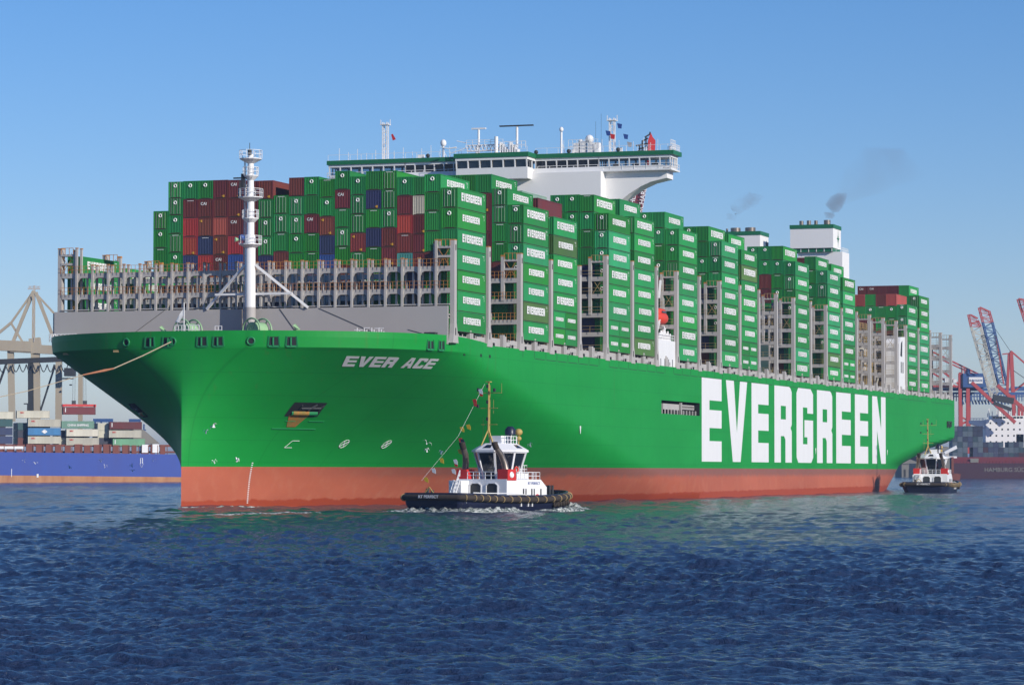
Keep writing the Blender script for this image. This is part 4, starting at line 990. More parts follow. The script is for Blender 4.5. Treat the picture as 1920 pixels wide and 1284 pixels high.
# ------------------------------------------------------------------ tugboats (x forward, y to port, z up)
def tug_outline(x, z=2.0, B=5.3):
    """half breadth of the deck edge"""
    if x > 3: t = min((x - 3) / 11.2, 1); b = B * math.sqrt(max(0, 1 - t ** 2.6))
    elif x < -8: t = min((-8 - x) / 5.6, 1); b = B * (.62 + .38 * math.sqrt(max(0, 1 - t ** 3)))
    else: b = B
    return b
def make_tug(name_txt, flags=True):
    root = empty('tugboat')
    xs = [-13.5 + 27.7 * (.5 - .5 * math.cos(math.pi * i / 44)) for i in range(45)]
    def sheer(x): return 1.75 + .75 * max(0, (x - 2) / 12) ** 1.6 + .25 * max(0, (-6 - x) / 8)
    mb = MB(); lv = (0.0, .28, .6, .85, 1.0)
    def row(side, f): 
        r = []
        for x in xs:
            b = tug_outline(x); z = -1 + (sheer(x) + .75 + 1) * f; k = .80 + .20 * min(1, max(0, (z + 1) / 2.6)); xx_ = x * (.95 + .05 * min(1, max(0, (z + 1) / 2.6)))
            r.append((xx_, side * b * k, z))
        return r
    for side in (-1, 1):
        rows = [row(side, f) for f in lv]
        for a in range(len(lv) - 1):
            for i in range(len(xs) - 1): q = [rows[a][i], rows[a][i + 1], rows[a + 1][i + 1], rows[a + 1][i]]; mb.poly(q if side == -1 else q[::-1])
        # inner bulwark + deck
        inn = [(x * .985, side * max(tug_outline(x) - .22, .01), sheer(x) + .75) for x in xs]; dk = [(x * .985, side * max(tug_outline(x) - .22, .01), sheer(x)) for x in xs]
        for i in range(len(xs) - 1):
            mb.poly([rows[-1][i], rows[-1][i + 1], inn[i + 1], inn[i]]); mb.poly([inn[i], inn[i + 1], dk[i + 1], dk[i]])
    a, b = row(-1, 0), row(1, 0)
    for f1, f2 in zip(lv[:-1], lv[1:]): mb.poly([row(-1, f1)[0], row(1, f1)[0], row(1, f2)[0], row(-1, f2)[0]])
    mb.build('hull', M['navy'], root, smooth=30, fix=False)
    mb = MB(); mb.poly([(x * .985, -(tug_outline(x) - .2), sheer(x) - .0) for x in xs] + [(x * .985, tug_outline(x) - .2, sheer(x)) for x in xs[::-1]]); mb.build('deck', M['dark'], root)
    # fender sausage round the edge, with tan lashings
    path = [(x * 1.0, -tug_outline(x) - .12, sheer(x) + .12) for x in xs]; path += [(x, tug_outline(x) + .12, sheer(x) + .12) for x in xs[::-1]]
    aft = (-13.85, 0, sheer(-13.5) + .12)
    mb = MB(); mb.tube([aft] + path + [aft], [.42] * (len(path) + 2), 10); fd = mb.build('fender', M['rubber'], root, smooth=50)
    mb = MB(); L_ = [Vector(p) for p in path]; acc = 0
    for p, q_ in zip(L_[:-1], L_[1:]):
        acc += (q_ - p).length
        if acc > 1.05: mb.ring(p, q_ - p, .44, .06, 12, 4); acc = 0
    mb.build('fender_lashing', M['tan'], fd)
    # bow tyre row below
    mb = MB()
    for i in range(9):
        x = 6.2 + i * .9; b = tug_outline(x); mb.ring((x, -b * .97 - .12, sheer(x) - .62), (0.3 + i * .08, -1, 0), .34, .16, 12, 5); mb.ring((x, b * .97 + .12, sheer(x) - .62), (0.3 + i * .08, 1, 0), .34, .16, 12, 5)
    mb.build('bow_tyre', M['rubber'], root, smooth=50)
    # lower house
    dz = 1.75
    mb = MB(); hw = 3.7
    mb.prism([(-2.6, dz), (6.6, dz), (6.6, 3.6), (5.2, 4.65), (-2.6, 4.65)], -hw, hw, 'y')
    mb.box(-9.6, -4.4, 2.3, 3.7, dz, 4.65) if False else None
    hs = mb.build('deck_house', M['tughouse'], root)
    mb = MB()
    for x in (1.2, 3.1, 5.2):
        for y in (-hw - .02, hw + .02):
            mb.cbox(x, y, 2.9, .26, .05, .95); mb.cbox(x + .55, y, 2.9, .2, .05, .95) if x < 5 else None
    for y in (-1.55, .9):
        pts = [(y - .75, 1.95), (y + .75, 1.95), (y + .75, 3.7), (y + .45, 4.0), (y - .45, 4.0), (y - .75, 3.7)]; mb.prism(pts, -2.65, -2.62, 'x')
    mb.build('house_opening', M['dark'], hs)
    mb = MB()
    for y in (-1.55, .9):
        for a, b_ in (((y - .85, 1.9), (y - .85, 3.8)), ((y + .85, 1.9), (y + .85, 3.8)), ((y - .85, 3.8), (y - .45, 4.1)), ((y + .85, 3.8), (y + .45, 4.1)), ((y - .45, 4.1), (y + .45, 4.1))): mb.bar((-2.68, a[0], a[1]), (-2.68, b_[0], b_[1]), .12)
    mb.build('door_frame', M['tughouse'], hs)
    me = font_mesh('side_name', name_txt, .52, M['blue'], .01); o = link('side_name', me, root); o.matrix_local = text_frame((3.6, -hw - .03, 3.95), (1, 0, 0), (0, 0, 1))
    me = font_mesh('stern_name', name_txt, .55, M['white'], .01, 'CENTER', .01)
    o = link('stern_name', me, root); o.matrix_local = text_frame((-13.78, 0, 2.02), (0, -1, 0), (0, 0, 1)); o.location.x -= .5
    # aft winch cover and ladder on the port quarter
    mb = MB(); mb.box(-4.4, -2.62, 1.9, 3.7, dz, 4.45); mb.build('store_locker', M['tughouse'], root)
    mb = MB()
    for y in (2.0, 2.9): mb.bar((-5.9, y, dz), (-4.5, y, 4.5), .12)
    for i in range(7): mb.box(-5.8 + i * .2, -5.4 + i * .2, 2.0, 2.9, 2.0 + .38 * i, 2.06 + .38 * i)
    rail_loop(mb, [(-5.9, 2.0, 2.2), (-4.5, 2.0, 5.0)], .9, 2, .6, .07); mb.build('stair', M['tughouse'], root)
    # stack casings with bent exhausts
    for y in (-3.05, 3.05):
        st = empty('stack', (-1.8, y, 0), parent=root)
        mb = MB(); mb.prism([(-.75, 4.5), (1.25, 4.5), (1.0, 6.0), (-.75, 6.0)], -.75, .75, 'y'); mb.build('stack_casing', M['red'], st)
        sd = 1 if y > 0 else -1
        mb = MB(); mb.ring((.15, sd * .77, 5.25), (0, 1, 0), .36, .09, 16, 4); mb.tube([(.15, sd * .76, 5.25), (.15, sd * .79, 5.25)], .3, 12); mb.build('stack_emblem', M['white'], st)
        mb = MB(); yb = -sd * .2; mb.mi = 0
        mb.tube([(0, 0, 5.9), (-.1, yb, 6.9), (-.5, yb * 2, 8.0), (-1.3, yb * 3.0, 8.9), (-1.6, yb * 3.2, 9.4)], [.42, .40, .38, .36, .34], 12); mb.build('exhaust_pipe', M['chrome'], st, smooth=50)
        mb = MB(); mb.tube([(-1.25, yb * 3.0, 8.85), (-1.6, yb * 3.2, 9.42), (-1.65, yb * 3.2, 9.7)], [.39, .39, .41], 12); mb.build('exhaust_tip', M['rubber'], st, smooth=50)
    # mid deck and rails
    mb = MB(); mb.box(1.4, 3.9, -2.6, 2.6, 4.655, 5.5); mb.box(1.4, 3.2, -1.9, 1.9, 5.5, 6.3); mb.build('mid_house', M['tughouse'], root)
    mb = MB(); rail_loop(mb, [(-2.5, -2.2, 4.65), (-2.5, 2.2, 4.65)], 1.0, 2, .8, .07); rail_loop(mb, [(-.2, -3.6, 4.65), (5.1, -3.6, 4.65), (5.1, 3.6, 4.65), (-.2, 3.6, 4.65)], 1.0, 2, .8, .07)
    rail_loop(mb, [(1.4, -2.5, 5.5), (3.8, -2.5, 5.5), (3.8, 2.5, 5.5)], 1.1, 2, .6, .07); mb.build('deck_railing', M['tughouse'], root)
    # wheelhouse: flared octagon of glass with white mullions
    wh = empty('wheelhouse', (1.5, 0, -.45), parent=root); wh.scale = (1.1, 1.1, 1.1)
    def octo(r, sx=1.0): return [(r * sx * math.cos(math.pi / 8 + math.pi / 4 * i), r * math.sin(math.pi / 8 + math.pi / 4 * i)) for i in range(8)]
    lo, hi = octo(2.05, 1.05), octo(2.95, 1.05)
    mb = MB()
    for i in range(8):
        j = (i + 1) % 8; mb.poly([(*lo[i], 4.66), (*lo[j], 4.66), (*hi[j], 8.05), (*hi[i], 8.05)])
    mb.build('wheelhouse_glass', M['glass'], wh)
    mb = MB()
    for i in range(8):
        j = (i + 1) % 8; mb.bar((*lo[i], 4.66), (*hi[i], 8.05), .22); mb.bar((*hi[i], 8.05), (*hi[j], 8.05), .25, .25)
    for i in (0, 7, 2):     # solid white lower panels forward and on the side
        j = (i + 1) % 8; a = [Vector((*lo[i], 4.66)), Vector((*lo[j], 4.66)), Vector((*hi[j], 8.05)), Vector((*hi[i], 8.05))]
        mb.poly([a[0] * 1.004, a[1] * 1.004, a[1].lerp(a[2], .4) * 1.004, a[0].lerp(a[3], .4) * 1.004])
    mb.build('wheelhouse_frame', M['tughouse'], wh)
    mb = MB(); r0, r1 = octo(3.25, 1.05), octo(1.9, 1.05); n = len(mb.v)
    for i in range(8):
        j = (i + 1) % 8; mb.poly([(*r0[i], 8.05), (*r0[j], 8.05), (*r0[j], 8.3), (*r0[i], 8.3)]); mb.poly([(*r0[i], 8.3), (*r0[j], 8.3), (*r1[j], 9.15), (*r1[i], 9.15)])
    mb.poly([(*p, 8.05) for p in r0][::-1]); mb.poly([(*p, 9.15) for p in r1]); mb.build('roof', M['tughouse'], wh, fix=False)
    mb = MB()
    for i in (1, 3, 5, 6, 7):
        j = (i + 1) % 8; a = [Vector((*r0[i], 8.3)), Vector((*r0[j], 8.3)), Vector((*r1[j], 9.15)), Vector((*r1[i], 9.15))]
        def P_(s_, t_): return a[0].lerp(a[1], s_).lerp(a[3].lerp(a[2], s_), t_) + Vector((0, 0, .03))
        mb.poly([P_(.25, .25), P_(.75, .25), P_(.7, .75), P_(.3, .75)])
    mb.build('roof_window', M['glass'], wh, fix=False)
    # roof gear: yellow mast, blue and yellow domes
    mb = MB(); mb.box(-1.2, -.2, -.9, .6, 9.15, 10.1); mb.box(.8, 1.2, -.8, -.4, 9.1, 10.8); rail_loop(mb, [(-1.2, -1.4, 9.15), (1.2, -1.4, 9.15)], .9, 2, .6, .06); rail_loop(mb, [(1.3, -1.4, 9.15), (1.3, 1.4, 9.15)], .9, 2, .6, .06); mb.build('roof_gear', M['tughouse'], wh)
    mb = MB(); mb.tube([(.4, -1.1, 9.2), (.4, -1.1, 10.2)], .12, 8); mb.tube([(.4, -1.1, 10.2), (.4, -1.1, 10.9), (.4, -1.1, 11.3)], [.62, .62, .3], 14); mb.build('antenna_dome', M['navy'], wh, smooth=40)
    mb = MB(); mb.ball((1.7, -1.4, 10.6), .45); mb.ball((1.6, -1.5, 9.8), .3); mb.tube([(1.7, -1.4, 9), (1.7, -1.4, 10.3)], .08, 6); mb.build('fire_monitor', M['mast'], wh, smooth=40)
    ms = empty('mast', (.2, .9, 9.1), parent=root); ms.scale = (.85, .85, .78)
    mb = MB()
    for a in range(3): an = a * 2.1 + .3; mb.bar((math.cos(an) * 1.15, math.sin(an) * 1.15, 0), (0, 0, 3.2), .16)
    mb.tube([(0, 0, 2.5), (0, 0, 11.6)], [.17, .12], 8)
    for z, w_ in ((4.0, 1.5), (6.9, 1.6), (9.6, 2.3)): mb.bar((0, -w_, z), (0, w_ * .85, z), .1)
    mb.box(-.3, .3, -.35, .35, 11.5, 11.65); mb.bar((.35, 0, 2.5), (.35, 0, 11), .07)
    for y, z0, z1 in ((-2.2, 9.6, 11.3), (-.8, 6, 8.4), (1.2, 9.5, 11.2), (1.0, 1, 5.3)): mb.bar((.1, y, z0), (.1, y, z1), .04)
    mb.build('mast_pole', M['mast'], ms)
    mb = MB()
    for y, z in ((1.75, 10.2), (-1.1, 10.1), (1.8, 7.3), (.1, 8.0), (.1, 5.0), (.1, 10.8)): mb.cbox(-.15, y, z, .3, .28, .6)
    mb.build('navigation_light', M['dark'], ms)
    if flags:
        seq = [('white', .7, 10.3, .9, 1), ('red', 1.2, 8.5, 1.7, 1), ('yellow', 2.0, 4.0, 2.1, 0), ('yellow', 3.0, 3.6, 2.3, 0), ('red', 3.1, 1.6, 2.5, 1), ('navy', 2.3, 1.4, 3.2, 0), ('yellow', 2.6, -.4, 3.4, 0), ('white', 3.1, -2.2, 3.8, 1), ('white', 3.5, -3.9, 3.7, 0), ('yellow', 5.0, -2.0, 4.6, 0), ('white', 6.0, -3.8, 5.2, 0), ('yellow', 7.2, -5.4, 5.4, 0)]
        for c, y, z, back, half_ in seq:
            mb = MB(); x = -back; mb.prism([(y, z), (y + .55, z - .1), (y + .35, z - .75), (y - .25, z - 1.0), (y - .2, z - .4)], x, x + .03, 'x')
            if half_: mb.mi = 1; mb.prism([(y - .25, z - 1.02), (y + .35, z - .77), (y + .25, z - 1.25), (y - .2, z - 1.35)], x, x + .03, 'x')
            mb.build('signal_flag', [M[c], M['red']], ms)
        mb = MB(); mb.bar((-.3, .5, 11.2), (-3.4, 3.1, 1.8), .03); mb.bar((-3.4, 3.1, 1.8), (-6.2, 7.6, -6.0), .03); mb.build('flag_line', M['white'], ms)
    # foredeck winch and stern bits
    mb = MB(); mb.tube([(9.0, -1.3, 3.1), (9.0, 1.3, 3.1)], .75, 14); mb.box(8.2, 9.8, -1.6, -1.3, 1.9, 3.9); mb.box(8.2, 9.8, 1.3, 1.6, 1.9, 3.9); mb.box(11.6, 12.0, -.9, .9, 2.2, 3.9); mb.build('towing_winch', M['dark'], root)
    mb = MB(); mb.tube([(8.9, -3.1, 2.5), (8.9, -3.1, 3.9)], .16, 8); mb.tube([(-11.2, 2.2, 1.9), (-11.2, 2.2, 3.3)], .22, 8); mb.tube([(-10.2, 2.2, 1.9), (-10.2, 2.2, 3.1)], .22, 8); mb.build('bollard', M['dark'], root)
    mb = MB(); mb.bar((-12.2, .6, 2.6), (-12.2, 1.3, 3.5), .12); mb.bar((-12.2, 1.3, 3.5), (-12.2, 2.0, 2.6), .12); mb.build('towing_bow', M['mast'], root)
    mb = MB(); mb.tube([(-12, -5.0, 2.75), (-9, -5.45, 2.7), (-5, -5.6, 2.72), (-1.5, -5.5, 2.55), (-.6, -5.3, 2.5)], .07, 6); mb.build('heaving_line', M['white'], root)
    mb = MB(); mb.ring((1.2, -2.65, 6.0), (0, 1, 0), .36, .1, 16, 6); mb.ring((4.3, -3.78, 2.2), (0, 1, 0), .36, .1, 16, 6); mb.build('life_ring', M['lifered'], root)
    mb = MB()
    for x in (-1.6, .0, .9): mb.cbox(x, -5.0, 1.2, .16, .5, .55)
    mb.build('freeing_port', M['white'], root)
    return root
tug = make_tug('RT PERFECT')
tag(tug, 'navy and white tugboat with signal flags in front of the green hull near the bow', 'tugboat', 'tugboats beside the green ship')
tug.scale = (1, 1, .9); tug.location = (-2.35, 391, -.15); tug.rotation_euler = (0, R(.6), R(90 - 33))
def copy_tree(o, parent=None, skip=()):
    c = o.copy(); COL.objects.link(c); c.parent = parent
    for ch in list(o.children):
        if ch.name.split('.')[0] not in skip: copy_tree(ch, c, skip)
    return c
tug2 = copy_tree(tug, skip=('signal_flag', 'flag_line', 'side_name')); tug2['label'] = 'smaller looking navy and white tugboat without flags close under the stern of the green ship'
tug2.location = (93.2, 697, -.1); tug2.rotation_euler = (0, 0, R(90 - 15))

# tug wash: low foamy humps of real geometry
def foam_material():
    m = bpy.data.materials.new('foam'); m.use_nodes = True; t = m.node_tree; N = t.nodes; L = t.links; b = N['Principled BSDF']; b.inputs['Roughness'].default_value = .8
    tc = N.new('ShaderNodeTexCoord'); mp = N.new('ShaderNodeMapping'); mp.inputs['Scale'].default_value = (2.2, 2.2, 5); L.new(tc.outputs['Object'], mp.inputs[0])
    n = N.new('ShaderNodeTexNoise'); n.inputs['Scale'].default_value = 1; n.inputs['Detail'].default_value = 7; n.inputs['Roughness'].default_value = .7; L.new(mp.outputs[0], n.inputs[0])
    r = N.new('ShaderNodeValToRGB'); r.color_ramp.elements[0].position = .43; r.color_ramp.elements[1].position = .62
    r.color_ramp.elements[0].color = (.025, .05, .05, 1); r.color_ramp.elements[1].color = (.62, .64, .60, 1)
    L.new(n.outputs[0], r.inputs[0]); L.new(r.outputs[0], b.inputs['Base Color']); return m
M['foam'] = foam_material()
def wash(name, path, width, height, label, seed):
    rg = random.Random(seed); from mathutils import noise as mn
    n = 90; m_ = 9; vs = []; fs = []
    P = [Vector(p) for p in path]; seg = [(b - a).length for a, b in zip(P[:-1], P[1:])]; tot = sum(seg)
    for i in range(n + 1):
        s_ = tot * i / n; k = 0
        while k < len(seg) - 1 and s_ > seg[k]: s_ -= seg[k]; k += 1
        c = P[k].lerp(P[k + 1], min(1, s_ / seg[k])); d = (P[k + 1] - P[k]).normalized(); nrm = Vector((-d.y, d.x, 0)); env = math.sin(math.pi * (i / n) ** .8) ** .6 if 0 < i < n else 0
        for j in range(m_ + 1):
            q_ = j / m_ * 2 - 1; p = c + nrm * q_ * width * (.6 + .4 * env); hh = height * env * (1 - q_ * q_) * (.35 + 1.3 * abs(mn.noise(Vector((p.x * .9, p.y * .9, seed))) + .35 * mn.noise(Vector((p.x * 3, p.y * 3, seed)))))
            vs.append((p.x, p.y, hh - .12 * abs(q_) ** 3 - (.3 if abs(q_) == 1 or env == 0 else 0) + .06))
    for i in range(n):
        for j in range(m_): a = i * (m_ + 1) + j; fs.append((a, a + 1, a + m_ + 2, a + m_ + 1))
    me = bpy.data.meshes.new(name); me.from_pydata(vs, [], fs); me.materials.append(M['foam']); me.polygons.foreach_set('use_smooth', [True] * len(me.polygons))
    tag(link(name, me), label, 'foam', kind='stuff')
T = Matrix.Translation(tug.location) @ Matrix.Rotation(tug.rotation_euler.z, 4, 'Z')
def tp(x, y): p = T @ Vector((x, y, 0)); return (p.x, p.y, 0)
wash('wash_foam', [tp(-15, 6.5), tp(-13, 1), tp(-13, -4.5), tp(-9, -6.2), tp(-5, -6.4), tp(-1, -6.2)], 1.2, .85, 'white foam churned along the stern quarter of the flagged tugboat', 1)
wash('wash_foam', [tp(-1, -6.4), tp(5, -6.6), tp(10, -6.2), tp(13.5, -4)], .8, .5, 'thin foam line along the side of the flagged tugboat', 2)
wash('wash_foam', [tp(12.5, -4.8), tp(14.8, -2.0), tp(16.5, -1.2), tp(19, -2.6)], 1.5, 1.1, 'foamy bow wave at the rounded end of the flagged tugboat', 3)
wash('wash_foam', [tp(-22, 10), tp(-30, 10), tp(-42, 12)], .9, .22, 'faint streak of foam trailing left of the flagged tugboat', 4)
p = S @ Vector((-24.4, 30.75, 0)); wash('wash_foam', [(p.x - 1.2, p.y + .5, 0), (p.x + .2, p.y - 1.4, 0), (p.x + 6, p.y + 1.0, 0), (p.x + 12, p.y + 6.5, 0)], .5, .28, 'small ripple of foam at the stem of the green ship', 5)

# ------------------------------------------------------------------ tow rope from the stem
F_ = 5883.
def at(x, y, Y): return Vector(((x - 960) / F_ * Y, Y, CAM_H + (876 - y) / F_ * Y))
a = S @ hull_pt(find_bow(343, 1), 22.45, .4, 1)
mid = at(212, 691, 405); m2 = at(155, 703, 398); e_ = at(-60, 757, 372)
tr = empty('tow_rope'); tag(tr, 'long tow rope running down to the left from the bow of the green ship', 'rope')
mb = MB(); mb.tube([a, a.lerp(mid, .5) - Vector((0, 0, .1)), mid], .08, 6); mb.tube([m2, m2.lerp(e_, .5) - Vector((0, 0, .25)), e_], .05, 6); mb.build('line', M['rope'], tr)
mb = MB(); mb.tube([mid, mid.lerp(m2, .3), mid.lerp(m2, .6), m2], [.10, .17, .13, .08], 8); mb.build('chafe_guard', M['ropeor'], tr)

# ------------------------------------------------------------------ gulls
def gull_mesh(span, lift):
    mb = MB(); s_ = span / 2
    mb.tube([(0, -.28, 0), (0, -.2, 0), (0, 0, .01), (0, .18, .03), (0, .27, .05)], [.02, .06, .085, .055, .02], 7)
    for sg in (-1, 1):
        q_ = [(0, 0), (.3 * s_, .22 * lift), (.62 * s_, .26 * lift), (s_, .05 * lift)]; ch = [.16, .17, .12, .02]
        for (x0, z0), (x1, z1), c0, c1 in zip(q_[:-1], q_[1:], ch[:-1], ch[1:]):
            for dz in (0, .012): mb.poly([(sg * x0, -c0, z0 + dz), (sg * x0, c0 * .6, z0 + dz), (sg * x1, c1 * .6, z1 + dz), (sg * x1, -c1, z1 + dz)])
    return mb
G1 = gull_mesh(1.35, 1.4).mesh('gull_body', M['gull']); G2 = gull_mesh(1.1, 2.6).mesh('gull_body', M['gull'])
gl = [(401, 801, 380, 0, 'spread winged gull in front of the green bow above the red paint'), (386, 812, 384, 1, 'smaller gull just below the spread winged gull at the bow'), (800, 832, 385, 0, 'gull gliding in front of the green hull left of the tugboat'),
      (801, 847, 388, 1, 'low gull left of the tugboat funnels'), (827, 851, 388, 1, 'low gull closest to the left of the tugboat mast'), (47, 866, 700, 1, 'leftmost white gull in front of the blue hull'), (67, 869, 690, 0, 'second gull from the left before the blue hull'),
      (131, 877, 640, 0, 'gull flying low over the water before the blue hull middle'), (190, 866, 690, 1, 'upper of two gulls right of the blue hull middle'), (197, 876, 700, 1, 'lower of two gulls right of the blue hull middle'), (249, 875, 660, 1, 'gull left of the white arrow on the blue hull'),
      (249, 883, 660, 0, 'gull resting low beneath another one left of the white arrow'), (287, 864, 690, 1, 'rightmost gull before the blue hull'), (403, 868, 383, 1, 'gull right above the red boot paint near the stem'), (445, 865, 383, 1, 'gull above the top of the draught marks'), (995, 837, 395, 1, 'gull to the right of the tugboat wheelhouse')]
for i, (x, y, Y, k, lb_) in enumerate(gl):
    o = link('seagull', G2 if k else G1); o.location = at(x, y, Y); o.rotation_euler = (R(8 * ((i * 3) % 4 - 1)), R(14 * ((i * 7) % 5 - 2)), R(14 * ((i * 5) % 7 - 3))); o.scale = ((.7,) * 3 if (k and Y < 400) else (1,) * 3)
    tag(o, lb_, 'gull', 'gulls over the river')

# ------------------------------------------------------------------ left background: blue ship with containers and a beige harbour crane
th = R(19); Bm = Matrix.Translation((-160, 1166, 0)) @ Matrix.Rotation(th, 4, 'Z')      # local x to the right along the ship, -y towards the camera
bs = empty('blue_ship', mat=Bm); tag(bs, 'long blue hulled cargo ship with rusty waterline at the far left behind the bow', 'cargo ship')
mb = MB(); mb.prism([(-150, -2), (75, -2), (75, 9.9), (-30, 11.2), (-150, 12.5)], 0, 26, 'y'); mb.build('hull', M['shipblue'], bs)
mb = MB(); mb.prism([(-150, -2), (75.1, -2), (75.1, 1.5), (-30, 2.6), (-150, 3.6)], -.06, 26.1, 'y'); mb.build('boot_paint', paint('rusty_boot', (.50, .26, .13), .8, .75, .35, (.30, .09, .04)), bs)
mb = MB()
r2 = random.Random(4)
mb.box(-60, 40, 2, 24, 11, 11.6)
for i in range(26):
    x = -60 + i * 3.6; mb.box(x, x + 1.5 + r2.random() * 1.6, .6, 1.2, 10.2, 13.6 + r2.random() * .6)
    mb.bar((x + 2.6, .4, 10.4), (x + 2.6, .4, 13.8), .25)
mb.box(-60, 38, 1.3, 2, 13.2, 14.0); mb.build('hatch_coaming', M['brown'], bs)
mb = MB(); mb.box(-34, -21.5, .3, 1.0, 12.3, 13.3); mb.box(23, 25.5, .3, 3, 11, 14); mb.box(27, 29.5, .3, 3, 11, 14.2); mb.build('white_pipe_rack', M['white'], bs)
mb = MB(); mb.prism([(21.4, 14.4), (31.6, 14.4), (25.4, 19.6), (21.4, 20.4)], 8, 26, 'y'); mb.build('grey_cover', M['roof'], bs)
mb = MB()
cx = 22.6
for a, b in (((cx - .18, 9.0), (cx - .18, 6.9)), ((cx + .55, 9.0), (cx + .55, 6.9)), ((cx - .18, 9.0), (cx + .55, 9.0)), ((cx - .18, 6.9), (cx - .5, 6.9)), ((cx + .55, 6.9), (cx + .9, 6.9)), ((cx - .5, 6.9), (cx + .2, 5.5)), ((cx + .9, 6.9), (cx + .2, 5.5))): mb.bar((a[0], -.05, a[1]), (b[0], -.05, b[1]), .22, .06)
mb.build('arrow_mark', M['white'], bs)
mb = MB(); mb.box(-16.6, -15.9, -.2, 0, 1.8, 3.1); mb.box(-26, -25.8, -.1, 0, 2, 5); mb.build('draught_plate', M['white'], bs)
RED_T = font_mesh('side_lettering', 'MSC', .75, M['red'], .02, 'LEFT', .02)
CHS = font_mesh('side_lettering', 'CHINA SHIPPING', 1.05, M['white'], .02, 'CENTER', .03)
def bcont(xpx0, ytop, c, label, row=0, L=12.19, H=2.75, mark=None, depth=None, group='containers on the blue ship'):
    """container on the blue ship, its long side towards the river"""
    Bi = Bm.inverted(); Y = depth or 1166; yloc = .8 + 2.5 * row
    # intersect the sight line with the vertical plane y=yloc of the ship frame
    d = Vector(((xpx0 - 960) / F_, 1, 0)); o_ = Bi @ Vector((0, 0, 0)); dl = Bi.to_3x3() @ d; t = (yloc - o_.y) / dl.y; p = Bi @ (d * t); z = CAM_H + (876 - ytop) / F_ * t - H
    root = container(Bm @ Matrix.Translation((p.x + L / 2, yloc + 1.22, z)), L, H, c, label, '', group)
    if mark == 'msc': o = link('side_lettering', RED_T, root); o.matrix_local = text_frame((-L / 2 + 1.2, -1.24, H - 1.0), (1, 0, 0), (0, 0, 1))
    if mark == 'china': o = link('side_lettering', CHS, root); o.matrix_local = text_frame((0, -1.24, .85), (1, 0, 0), (0, 0, 1))
    if mark == 'star':
        mb = MB(); mb.ring((0, -1.25, H / 2), (0, 1, 0), .62, .13, 14, 4); mb.prism([(-1.15, H / 2), (0, H / 2 - .8), (1.15, H / 2), (0, H / 2 + .8)], -1.27, -1.22, 'y'); mb.build('side_emblem', M['white'], root)
    if mark == 'bar': mb = MB(); mb.box(-L / 2 + .7, -L / 2 + 1.0, -1.26, -1.2, H * .3, H * .85); mb.build('side_lettering', M['white'], root)
    return root
for k, (x, y, c, mk_, lb_) in enumerate([
    (53, 785.6, 'C', 'msc', 'cream container on top of the blue one with a diamond emblem'), (53, 801.8, 'S', 'star', 'blue container with white diamond emblem on the blue ship'), (53, 817.6, 'C', 'msc', 'cream container under the blue one with a diamond emblem'),
    (116, 788.8, 'H', 'china', 'grey-green container with white words on top of two cream ones'), (125, 804, 'C', 'msc', 'upper cream container under the grey-green one'), (125, 820.4, 'C', 'msc', 'lower cream container under the grey-green one'),
    (206, 790.5, 'M', 'bar', 'maroon container on top of the rightmost stack on the blue ship'), (205, 806.4, 'C', 'msc', 'cream container in the middle of the rightmost stack on the blue ship'), (212, 822.3, 'L', 'bar', 'light green container at the bottom of the rightmost stack'),
    (32, 769.5, 'C', 'msc', 'cream container highest on the second stack from the left'), (-36, 771.2, 'C', 'msc', 'cream container highest on the leftmost stack'), (-38, 785.4, 'K', None, 'dark teal container below the leftmost cream one'),
    (-38, 801.5, 'N', None, 'dark blue container in the middle of the leftmost stack'), (-38, 817.4, 'N', None, 'dark blue container at the bottom of the leftmost stack')]):
    row = 1 if (x < 40) else 0
    bcont(x, y, c, lb_, row, mark=mk_, H=2.78 if x > -36 else 2.75)
mb = MB(); kk = sorted(CM)
for x0, n_, top in ((-23.4, 4, 8.3), (-8.6, 4, 5.6), (6.5, 4, 8.3), (-40, 4, 11.1)):
    for r in range(n_):
        zz = 13.8
        while zz < 13.8 + top - .1:
            mb.mi = kk.index(r2.choice('NKDMC')); mb.box(x0 + .4, x0 + 12.4, 3.5 + 2.5 * r, 5.9 + 2.5 * r, zz, zz + 2.68); zz += 2.76
o = mb.build('stowed_containers', [CM[k] for k in kk], None, mat=Bm); tag(o, 'shaded inner rows of containers on the blue ship', 'containers', kind='stuff')
# hanging container with red spreader
hc = bcont(118.5, 762.3, 'M', 'maroon container hanging from the red spreader at the left', 0, H=2.9, mark='bar', group='containers on the blue ship')
hp = hc.matrix_world.copy(); sp_ = empty('crane_spreader', mat=hp @ Matrix.Translation((0, 0, 2.9))); tag(sp_, 'red crane spreader gripping a hanging maroon container', 'spreader')
mb = MB(); mb.box(-6.2, 6.2, -.5, .5, .15, .95); mb.box(-6.3, -5.8, -1.2, 1.2, 0, .9); mb.box(5.8, 6.3, -1.2, 1.2, 0, .9); mb.build('spreader_frame', M['red'], sp_)
mb = MB(); mb.box(-2.6, -1.2, -.4, .4, .95, 2.3); mb.box(1.6, 3.0, -.4, .4, .95, 2.3); mb.build('sheave_block', M['dark'], sp_)
mb = MB()
for x in (-2.3, -1.5, 1.9, 2.7): mb.bar((x, 0, 2.2), (x * .8, .3, 48), .1)
mb.build('hoist_wire', M['dark'], sp_)
